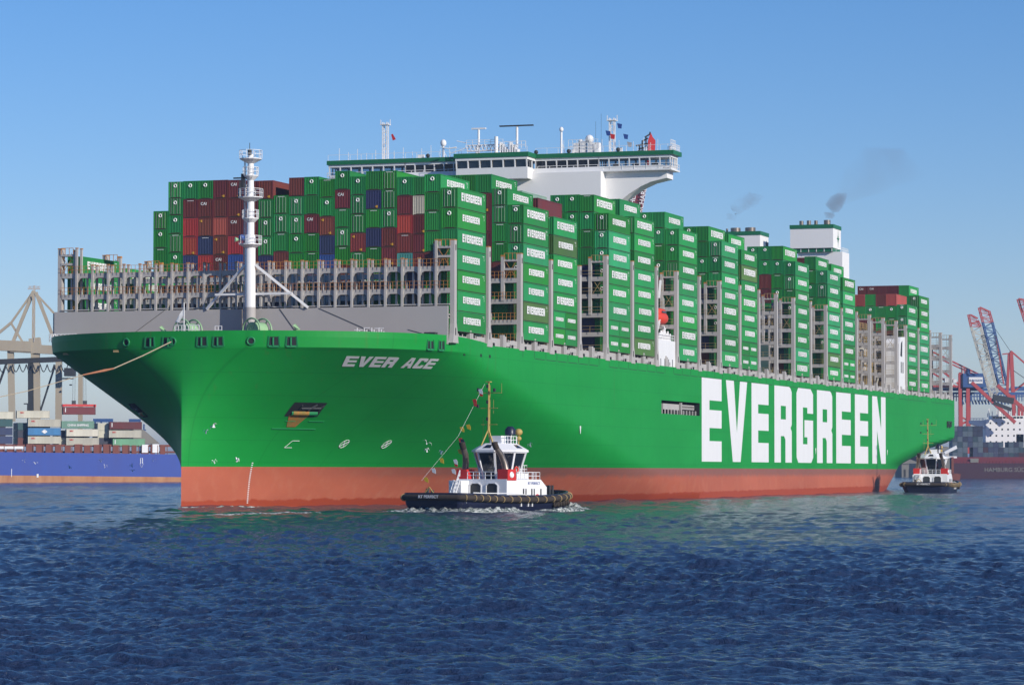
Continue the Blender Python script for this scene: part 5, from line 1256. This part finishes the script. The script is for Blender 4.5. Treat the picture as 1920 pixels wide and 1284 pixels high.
# beige gantry crane
cr = empty('harbour_crane', at(60, 800, 1235)); tag(cr, 'beige harbour gantry crane standing at the far left edge', 'crane')
def crane_parts(root, specs, Y, depth=0, inv=None, fat=1.0):
    """specs: list of (part name, material, [(x0,y0,x1,y1,thickness m)], both frames?)"""
    inv = Matrix.Translation(root.location).inverted()
    for nm, mt_, bars, two in specs:
        mb = MB()
        for x0, y0, x1, y1, t in bars:
            t *= fat; mb.bar(inv @ at(x0, y0, Y), inv @ at(x1, y1, Y), t, t * .9)
            if two:
                o_ = Vector((depth * .18, depth, 0)); mb.bar(inv @ at(x0, y0, Y) + o_, inv @ at(x1, y1, Y) + o_, t, t * .9)
        if two and depth:
            for x0, y0, x1, y1, t in bars[:3]: mb.bar(inv @ at(x0, y0, Y), inv @ at(x0, y0, Y) + Vector((depth * .18, depth, 0)), t * .7)
        mb.build(nm, mt_, root)
crane_parts(cr, [
    ('apex_frame', M['cranebeige'], [(62, 545, 22, 645, 1.1), (66, 548, 102, 640, 1.1), (62, 545, 62, 640, .9)], False),
    ('leg', M['cranebeige'], [(19, 645, 23, 790, 1.9), (68, 660, 70, 790, 1.9), (110, 672, 110, 790, 1.9)], False),
    ('boom_girder', M['cranebeige'], [(-40, 646, 60, 650, 3.6), (20, 652, 118, 657, 3.0), (64, 634, 68, 662, 3.4)], False),
    ('tie_bar', M['cranebeige'], [(60, 548, 20, 605, .7), (20, 605, -40, 655, .9), (20, 606, 44, 645, .7), (64, 548, 112, 600, .7), (-10, 622, -20, 640, .5)], False),
    ('lower_beam', M['dark'], [(-40, 680, 125, 673, 1.8), (-2, 720, 12, 680, .7), (76, 770, 103, 684, .6), (57, 676, 58, 770, 1.6)], False),
    ('head_platform', M['greytrim'], [(51, 541, 74, 541, .5), (52, 537, 74, 537, .25), (55, 536, 55, 541, .3), (63, 535, 63, 545, .6), (70, 536, 70, 541, .3)], False)], 1235, 0, fat=1.25)
inv = Matrix.Translation(cr.location).inverted(); mb = MB()
for x0 in range(-16, 118, 13):
    pts = [inv @ at(x0 + 13 * i / 8, 683 + 14 * math.sin(math.pi * i / 8), 1233) for i in range(9)]; mb.tube(pts, .22, 5)
mb.build('festoon_cable', M['dark'], cr)
mb = MB()
for i in range(24): p = inv @ at(62 + math.sin(i * .9) * 1.6, 552 + i * 3.7, 1233); q_ = inv @ at(62 + math.sin(i * .9 + .9) * 1.6, 555.7 + i * 3.7, 1233); mb.bar(p, q_, .3)
mb.build('ladder', M['greytrim'], cr)
p0 = inv @ at(131, 700, 1230); mb = MB(); mb.cbox(p0.x, p0.y, p0.z + .5, 4.2, 4, 3.2); mb.cbox(p0.x - 1.5, p0.y, p0.z - 2, 5.4, 3, .5); mb.cbox(p0.x + .3, p0.y, p0.z - 4.5, 1, 1, .5); mb.build('operator_cab', M['dark'], cr)
# depth: rear legs of the portal
mb = MB()
for x in (19, 110): a_ = inv @ at(x, 650, 1235); mb.bar(a_ + Vector((5, 26, 0)), a_ + Vector((5, 26, -32)), 1.7); mb.bar(a_, a_ + Vector((5, 26, 0)), 1.5)
mb.build('portal_beam', M['cranebeige'], cr)
# masts / lamp tower far left and small blue structure behind the stacks
lt = empty('lamp_tower', at(52, 800, 1320)); tag(lt, 'thin grey floodlight post between the legs of the beige crane', 'lamp post'); iv = Matrix.Translation(lt.location).inverted()
mb = MB(); mb.bar(iv @ at(52, 900, 1320), iv @ at(52, 757, 1320), .5); mb.box(-1.6, 1.6, -.4, .4, 9.4, 9.9); mb.build('post', M['dark'], lt)
yb_ = empty('yard_crane', at(195, 840, 1300)); tag(yb_, 'low blue yard crane partly hidden behind the maroon container stack', 'crane'); iv = Matrix.Translation(yb_.location).inverted()
mb = MB()
for x0, y0, x1, y1, t in ((175, 788, 212, 788, 1.4), (242, 788, 264, 788, 1.2), (178, 790, 178, 840, .8), (190, 790, 190, 840, .8), (262, 790, 262, 850, .8), (270, 795, 270, 850, .6), (176, 808, 192, 808, .5), (262, 806, 274, 806, .5)): mb.bar(iv @ at(x0, y0, 1300), iv @ at(x1, y1, 1300), t)
mb.build('portal', M['craneblue'], yb_)

# ------------------------------------------------------------------ crane boom with lettering behind the bridge wing
bc = empty('harbour_crane', at(1205, 500, 1150)); tag(bc, 'dark red crane boom with white letters rising behind the bridge wing', 'crane'); iv = Matrix.Translation(bc.location).inverted()
mb = MB(); mb.mi = 0
p = [iv @ at(x, y, 1150) for x, y in ((1140, 560), (1174.6, 560), (1216.7, 330), (1181, 330))]
n = len(mb.v); mb.v += [tuple(q_) for q_ in p] + [tuple(q_ + Vector((0, 5, 0))) for q_ in p]
for f_ in ((0, 1, 2, 3), (7, 6, 5, 4), (0, 4, 5, 1), (1, 5, 6, 2), (2, 6, 7, 3), (3, 7, 4, 0)): mb.f.append(tuple(n + i for i in f_)); mb.m.append(0)
mb.build('boom', M['maroon'], bc)
a_ = iv @ at(1194, 440, 1149); b_ = iv @ at(1214, 330, 1149); dirv = (b_ - a_).normalized(); yv = Vector((-dirv.z, 0, dirv.x))
me = font_mesh('boom_lettering', 'BURCHARDKAI', 2.5, M['white'], .05, 'CENTER', .04); o = link('boom_lettering', me, bc); o.matrix_local = text_frame(iv @ at(1209.5, 372, 1149), dirv, yv)
me = font_mesh('boom_lettering', 'HHLA', 2.5, M['white'], .05, 'CENTER', .04); o = link('boom_lettering', me, bc); o.matrix_local = text_frame(iv @ at(1191, 376, 1149), dirv, yv)
mb = MB(); pts = [(1221, 247), (1216, 262), (1215, 285), (1229, 285), (1230, 262), (1225, 256)]
q_ = [iv @ at(x, y, 1150) for x, y in pts]; mb.prism([(a.x, a.z) for a in q_], q_[0].y, q_[0].y + 4, 'y'); mb.bar(iv @ at(1217, 284, 1151), iv @ at(1214, 330, 1151), 1.4)
mb.build('boom_head', M['red'], bc)
mb = MB()
for x0, y0, x1, y1 in ((1193, 272, 1216, 268), (1198, 278, 1216, 275), (1204, 264, 1216, 258), (1210, 256, 1220, 250), (1196, 282, 1216, 282), (1205, 264, 1205, 284), (1212, 256, 1212, 284), (1200, 272, 1200, 284), (1219, 250, 1220, 246)): mb.bar(iv @ at(x0, y0, 1150), iv @ at(x1, y1, 1150), .55)
mb.build('head_gear', M['dark'], bc)

# ------------------------------------------------------------------ right background: cranes, moored red ship
def lattice(mb, iv, Y, A, B, C, D, n, t, depth=5):
    """two chords A-B and C-D (pixel points) with bracing, doubled in depth"""
    for dp in (0, depth):
        o_ = Vector((0, dp, 0)); a, b, c, d = [iv @ at(*q, Y) + o_ for q in (A, B, C, D)]
        mb.bar(a, b, t * 1.5); mb.bar(c, d, t * 1.5)
        for i in range(n):
            mb.bar(a.lerp(b, i / n), c.lerp(d, (i + 1) / n), t * .7) if i % 2 else mb.bar(c.lerp(d, i / n), a.lerp(b, (i + 1) / n), t * .7)
            mb.bar(a.lerp(b, i / n), c.lerp(d, i / n), t * .55)
    for i in range(0, n + 1, 2):
        for q1, q2 in ((A, B), (C, D)): p = (iv @ at(*q1, Y)).lerp(iv @ at(*q2, Y), i / n); mb.bar(p, p + Vector((0, depth, 0)), t * .6)
# crane 1: red portal with blue machine house
c1 = empty('harbour_crane', at(1815, 800, 1690)); tag(c1, 'red gantry crane with a blue machine house and white sign right of the green stern', 'crane')
crane_parts(c1, [('leg', M['cranered'], [(1800, 700, 1800, 850, 1.7), (1815, 718, 1814, 850, 1.9), (1799, 780, 1818, 790, .9), (1799, 795, 1818, 788, .9)], True),
                 ('boom_tie', M['cranered'], [(1740, 655, 1845, 706, .8), (1740, 662, 1845, 710, .6), (1760, 690, 1800, 722, 1.2), (1750, 700, 1795, 726, 1.0), (1741, 724, 1812, 724, 1.1), (1803, 688, 1803, 706, .35), (1808, 690, 1808, 706, .35)], True)], 1690, 14)
iv = Matrix.Translation(c1.location).inverted()
mb = MB(); a_ = iv @ at(1806, 726, 1688); b_ = iv @ at(1850, 700, 1688); mb.box(a_.x, b_.x, a_.y, a_.y + 14, a_.z, b_.z); mb.box(a_.x + 2.6, a_.x + 4.0, a_.y + 1, a_.y + 10, b_.z, b_.z + 2.4); mb.build('machine_house', M['craneblue'], c1)
a_ = iv @ at(1817, 719, 1687.5); b_ = iv @ at(1843, 707, 1687.5); mb = MB(); mb.box(a_.x, b_.x, a_.y, a_.y + .3, a_.z, b_.z); sg_ = mb.build('sign', M['white'], c1)
me = font_mesh('sign_lettering', 'EUROGATE', 1.35, M['craneblue'], .04, 'CENTER', .02); o = link('sign_lettering', me, sg_); o.matrix_local = text_frame(((a_.x + b_.x) / 2, a_.y - .1, a_.z + 1.2), (1, 0, 0), (0, 0, 1))
mb = MB(); mb.mi = 0
for y, t in ((730, 1.6), (737, 1.2), (743, .7)): mb.bar(iv @ at(1735, y, 1700), iv @ at(1925, y, 1700), t)
for i in range(34): x = 1737 + i * 5.6; mb.bar(iv @ at(x, 737, 1700), iv @ at(x, 752, 1700), .5 + .5 * (i % 3 == 0))
for i in range(16): x = 1798 + i * 6; mb.bar(iv @ at(x, 750, 1702), iv @ at(x + 3, 758, 1702), .8)
mb.build('trolley_girder', M['craneblue'], c1)
mb = MB(); a_ = iv @ at(1772, 712, 1688); mb.box(a_.x, a_.x + 4.5, a_.y, a_.y + 4, a_.z - 3, a_.z + 1); a_ = iv @ at(1783, 714, 1688); mb.box(a_.x, a_.x + 3.2, a_.y, a_.y + 4, a_.z - 1, a_.z + .8); mb.build('white_hoist_gear', M['white'], c1)
# crane 2: pale raised boom
c2 = empty('harbour_crane', at(1850, 800, 1600)); tag(c2, 'crane with a pale raised lattice boom leaning left and an orange red tip', 'crane'); iv = Matrix.Translation(c2.location).inverted()
mb = MB(); lattice(mb, iv, 1600, (1862, 752), (1823, 612), (1872, 735), (1841, 612), 14, .42); mb.build('boom', M['cranegrey'], c2)
mb = MB(); lattice(mb, iv, 1600, (1823, 612), (1818, 589), (1841, 612), (1835, 600), 3, .36); mb.bar(iv @ at(1820, 590, 1600), iv @ at(1834, 597, 1600), .9); mb.build('boom_tip', M['cranered'], c2)
a_ = iv @ at(1841, 672, 1598); b_ = iv @ at(1852, 708, 1598)
def boom_text(root, txt, x0, y0, x1, y1, Y, size, mat, iv):
    a = iv @ at(x0, y0, Y); b = iv @ at(x1, y1, Y); d = (b - a).normalized(); me = font_mesh('boom_lettering', txt, size, mat, .04, 'CENTER', .03)
    mb = MB(); o = link('boom_lettering', me, root); o.matrix_local = text_frame(a.lerp(b, .5), d, Vector((-d.z, 0, d.x)))
boom_text(c2, 'EUROGATE', 1839, 625, 1851, 680, 1597, 2.6, M['dark'], iv)
crane_parts(c2, [('boom_hinge', M['dark'], [(1862, 745, 1900, 752, 3.4), (1862, 755, 1896, 768, 2.0)], False), ('leg', M['cranered'], [(1822, 717, 1903, 792, 1.9), (1870, 722, 1925, 772, 2.0)], False)], 1590, 0)
# crane 3: blue raised boom, red A-frame
c3 = empty('harbour_crane', at(1897, 800, 1640)); tag(c3, 'crane with a blue raised lattice boom beside the pale one, red frame', 'crane'); iv = Matrix.Translation(c3.location).inverted()
mb = MB(); lattice(mb, iv, 1640, (1874, 722), (1845, 604), (1890, 722), (1863, 604), 12, .42); mb.build('boom', M['craneblue'], c3)
mb = MB(); lattice(mb, iv, 1640, (1845, 604), (1838, 576), (1863, 604), (1857, 583), 3, .38); mb.bar(iv @ at(1838, 576, 1640), iv @ at(1856, 584, 1640), .9); mb.build('boom_tip', M['cranered'], c3)
boom_text(c3, 'EUROGATE', 1862, 625, 1873, 678, 1637, 2.4, M['dark'], iv)
crane_parts(c3, [('leg', M['cranered'], [(1896, 660, 1901, 780, 1.7), (1892, 664, 1888, 738, 1.1), (1913, 760, 1912, 860, 2.6)], True), ('stay', M['cranered'], [(1896, 658, 1930, 688, .9), (1900, 735, 1930, 712, .8), (1868, 626, 1882, 720, .6), (1880, 664, 1898, 662, .7)], False),
                 ('stay_wire', M['dark'], [(1860, 606, 1896, 660, .22), (1900, 694, 1930, 715, .35), (1903, 730, 1930, 710, .3)], False), ('trolley_girder', M['craneblue'], [(1890, 738, 1930, 738, 1.6), (1895, 726, 1930, 726, .8)], False)], 1640, 12)
mb = MB(); a_ = iv @ at(1911, 825, 1600); mb.box(a_.x - 1.6, a_.x + 2.2, a_.y, a_.y + 3, a_.z - 1, a_.z + 3); mb.build('bogie', M['white'], c3)
# crane 4: only its boom tip enters the frame
c4 = empty('harbour_crane', at(1922, 700, 1660)); tag(c4, 'crane whose red boom tip just enters the picture at the right edge', 'crane'); iv = Matrix.Translation(c4.location).inverted()
mb = MB(); lattice(mb, iv, 1660, (1936, 640), (1911, 560), (1948, 640), (1922, 560), 7, .4); mb.bar(iv @ at(1911, 560, 1660), iv @ at(1921, 562, 1660), .9); mb.bar(iv @ at(1912, 562, 1660), iv @ at(1918, 585, 1660), .6); mb.build('boom', M['cranered'], c4)
# moored dark red ship seen from astern
rp = at(1786, 897, 1540); rs = empty('red_ship', (rp.x, rp.y, 0)); tag(rs, 'dark maroon container ship seen from astern at the far right edge', 'container ship')
mb = MB(); mb.prism([(0, -1), (48, -1), (48, 7.6), (0, 7.6)], 0, 170, 'y'); mb.build('hull', paint('far_hull_maroon', (.055, .016, .03), .5, .3, .1), rs)  # maroon darkened, the stern's shade is in the colour
mb = MB(); mb.box(.4, 47.6, .3, 1.0, 7.6, 8.5)
for i in range(30): mb.bar((.6 + i * 1.6, .2, 7.6), (.6 + i * 1.6, .2, 9.2), .2)
mb.box(.2, 47.8, 1.2, 100, 7.6, 10.6); mb.build('mooring_deck', M['maroon'], rs)
mb = MB(); mb.box(8.6, 12.6, -.05, .3, 7.9, 9.9); mb.build('stern_boat', M['roof'], rs)
me = font_mesh('stern_name', 'HAMBURG SÜD', 2.9, M['roof'], .03, 'CENTER', .02); o = link('stern_name', me, rs); o.matrix_local = text_frame((25.5, -.08, 3.4), (1, 0, 0), (0, 0, 1))
dkh = empty('deckhouse', (10.3, 0, 1.6), parent=rs); mb = MB(); mb.box(15.0, 36, 60, 72, 10, 28.2); mb.box(14.9, 24, 59, 60, 10, 28.2) if False else None
mb.prism([(15.0, 28.2), (8.4, 28.2), (8.4, 26.0), (11.5, 24.8), (15.0, 23.2)], 61, 66, 'x') if False else mb.prism([(15.0, 27.9), (7.2, 27.9), (7.2, 26.2), (15.0, 23.6)], 61, 66, 'y')
mb.box(18, 35, 60.2, 70, 28.2, 30.2); mb.bar((17, 62, 28), (17, 62, 34), .5); mb.bar((24, 62, 28), (24, 62, 36), .8); mb.bar((27, 62, 30), (27, 62, 34), 1.2)
for i in range(8): mb.bar((16 + i * 2.4, 60.3, 28.2), (16 + i * 2.4, 60.3, 31.5 + (i * 7 % 3)), .35)
rail_loop(mb, [(7.4, 61, 27.9), (15, 61, 27.9)], 1.1, 2, 1.5, .18); mb.build('house', M['offwhite'], dkh)
mb = MB()
for i in range(9): mb.box(18.6 + i * 1.75, 20.0 + i * 1.75, 60.1, 60.19, 28.8, 29.8)
for i in range(6):
    for z in (26, 22.8, 19.6, 16.4): mb.box(17 + i * 3, 17.8 + i * 3, 59.93, 59.99, z, z + .9)
mb.build('window', M['glass'], dkh)
mb = MB(); mb.tube([(9.5, 0, 0)] and [(22, 61, 30), (22, 61, 33)], .9, 8); mb.build('mast', M['white'], dkh)
# containers on the red ship: individual ends, bluish shade put into their colours
tops = {0: 6, 1: 6, 2: 6, 3: 6, 4: 6, 5: 6, 6: 3, 7: 3, 8: 3, 9: 3, 10: 2, 11: 3, 12: 3, 13: 3, 14: 2, 15: 3, 16: 3, 17: 3, 18: 3}
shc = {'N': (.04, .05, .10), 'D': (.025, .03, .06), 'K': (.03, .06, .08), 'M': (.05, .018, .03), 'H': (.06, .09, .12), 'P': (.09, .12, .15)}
ks = sorted(shc); r3 = random.Random(11); mb = MB()
for i in range(19):
    for k in range(int(tops[i])):
        if i == 3 and k < 2: continue
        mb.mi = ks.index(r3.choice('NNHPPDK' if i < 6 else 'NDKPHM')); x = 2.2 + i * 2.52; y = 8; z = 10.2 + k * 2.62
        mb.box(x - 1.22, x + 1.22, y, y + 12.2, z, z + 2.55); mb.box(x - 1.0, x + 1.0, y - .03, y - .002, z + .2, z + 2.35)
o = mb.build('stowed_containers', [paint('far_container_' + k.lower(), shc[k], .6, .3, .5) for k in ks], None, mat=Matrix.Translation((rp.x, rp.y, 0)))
tag(o, 'dusky container ends stacked on the stern of the maroon ship', 'containers', kind='stuff')
# odds and ends seen under the stern overhang: an orange barge and sheds on the far bank
bk = at(1700, 884, 1900); o = MB().box(-60, 400, 0, 900, -1, 3.2).build('quay', M['roof'], None, mat=Matrix.Translation((bk.x, bk.y, 0))); tag(o, 'low grey far quay under the cranes', 'quay', kind='structure')
MB().box(-300, 150, 0, 900, -1, 3.0)
o = MB().box(-700, -80, 0, 700, -1, 3.0).build('quay', M['roof'], None, mat=Matrix.Translation((0, 1260, 0))); tag(o, 'grey quay behind the blue ship', 'quay', kind='structure')
for x0_, x1_, yt_, mt_, lb_ in ((1690, 1722, 862, 'roof', 'low grey harbour shed under the stern overhang, leftmost'), (1718, 1752, 848, 'brown', 'brown harbour shed under the stern overhang'), (1748, 1800, 838, 'greytrim', 'taller pale grey harbour building under the stern overhang')):
    a_ = at(x0_, 876, 1760); b_ = at(x1_, yt_, 1760); sh_ = empty('harbour_shed', (a_.x, a_.y, 0)); tag(sh_, lb_, 'building', 'sheds on the far bank'); W_ = b_.x - a_.x
    mb = MB(); mb.box(0, W_, 0, 30, 0, b_.z - 2); mb.build('wall', M[mt_], sh_); mb = MB(); mb.prism([(-.6, b_.z - 2.2), (W_ + .6, b_.z - 2.2), (W_ + .6, b_.z - 1.6), (W_ / 2, b_.z + .3), (-.6, b_.z - 1.6)], -.6, 30.6, 'y'); mb.build('roof', M['roof'], sh_)
    mb = MB()
    for k_ in range(3): mb.box(W_ * (.12 + .3 * k_), W_ * (.24 + .3 * k_), -.1, -.02, .2, 4.4)
    mb.build('door', M['dark'], sh_)
wp = at(1742, 890, 1350); wv = empty('work_boat', (wp.x, wp.y, 0)); tag(wv, 'red and white workboat glimpsed beneath the stern overhang of the green ship', 'boat')
mb = MB(); mb.prism([(-3, 0), (13, 0), (13.5, 2.6), (12, 2.9), (-3.5, 2.6)], 0, 5, 'y'); mb.box(1, 5, .5, 4, 2.7, 9.5); mb.box(9.5, 10.5, 0, 2, 2.6, 10); mb.build('hull', M['brown'], wv)
mb = MB(); mb.box(-1, 1, 1, 4, 2.8, 6.5); mb.prism([(6.5, 12.2), (11.8, 15), (12.2, 13.6), (7, 11.2)], 1, 4, 'y'); mb.box(5.2, 12, 1, 4, 9.5, 10.3); mb.build('superstructure', M['white'], wv)
mb = MB(); mb.box(5.1, 9.4, .6, 4, 2.8, 9.4); mb.build('net_screen', M['roof'], wv)

# ------------------------------------------------------------------ funnel smoke
def smoke(name, pts, rads, dens, label, lo=.18, th=.36, nsc=.16):
    mb = MB(); mb.tube(pts, rads, 14)
    m = bpy.data.materials.new(name); m.use_nodes = True; t = m.node_tree; N = t.nodes; L = t.links; N.remove(N['Principled BSDF'])
    pv = N.new('ShaderNodeVolumePrincipled'); pv.inputs['Color'].default_value = (.42, .25, .17, 1); L.new(pv.outputs[0], N['Material Output'].inputs['Volume'])
    tc = N.new('ShaderNodeTexCoord'); n = N.new('ShaderNodeTexNoise'); n.inputs['Scale'].default_value = nsc; n.inputs['Detail'].default_value = 4; L.new(tc.outputs['Object'], n.inputs[0])
    mr = N.new('ShaderNodeMapRange'); mr.inputs[1].default_value = th; mr.inputs[2].default_value = .72; mr.inputs[3].default_value = dens * lo; mr.inputs[4].default_value = dens
    L.new(n.outputs[0], mr.inputs[0]); L.new(mr.outputs[0], pv.inputs['Density'])
    o = mb.build(name, m, None, smooth=True); tag(o, label, 'smoke', kind='stuff')
Yp = 738
smoke('smoke_plume', [at(1556, 409, Yp), at(1557, 400, Yp), at(1561, 390, Yp), at(1570, 378, Yp), at(1579, 370, Yp), at(1590, 362, Yp)], [.9, 1.5, 1.9, 2.0, 1.5, .2], .20, 'brown smoke rising from the right hand funnel', .5, .34, .3)
smoke('smoke_plume', [at(1560, 390, Yp), at(1585, 365, Yp), at(1610, 340, Yp), at(1640, 318, Yp), at(1690, 312, Yp), at(1740, 330, Yp)], [.4, 2.4, 4.6, 6, 4.6, .4], .028, 'thin brown smoke haze drifting right of the funnels', .12, .40, .12)
smoke('smoke_plume', [at(1371, 412, 750), at(1373, 403, 750), at(1379, 393, 750), at(1390, 383, 750), at(1410, 374, 750), at(1435, 368, 750)], [1.1, 1.5, 1.7, 1.7, 2.0, .3], .13, 'brown smoke rising from the left hand funnel', .1, .40, .3)

# ------------------------------------------------------------------ air between here and the far bank
m = bpy.data.materials.new('haze'); m.use_nodes = True; N = m.node_tree.nodes; N.remove(N['Principled BSDF'])
pv = N.new('ShaderNodeVolumePrincipled'); pv.inputs['Color'].default_value = (.55, .74, 1, 1); pv.inputs['Density'].default_value = .0001; pv.inputs['Anisotropy'].default_value = .2
m.node_tree.links.new(pv.outputs[0], N['Material Output'].inputs['Volume'])
hz = MB().box(-32000, 32000, -400, 42000, -3, 110).build('haze', m); tag(hz, 'thin bluish winter haze over the harbour', 'haze', kind='stuff')
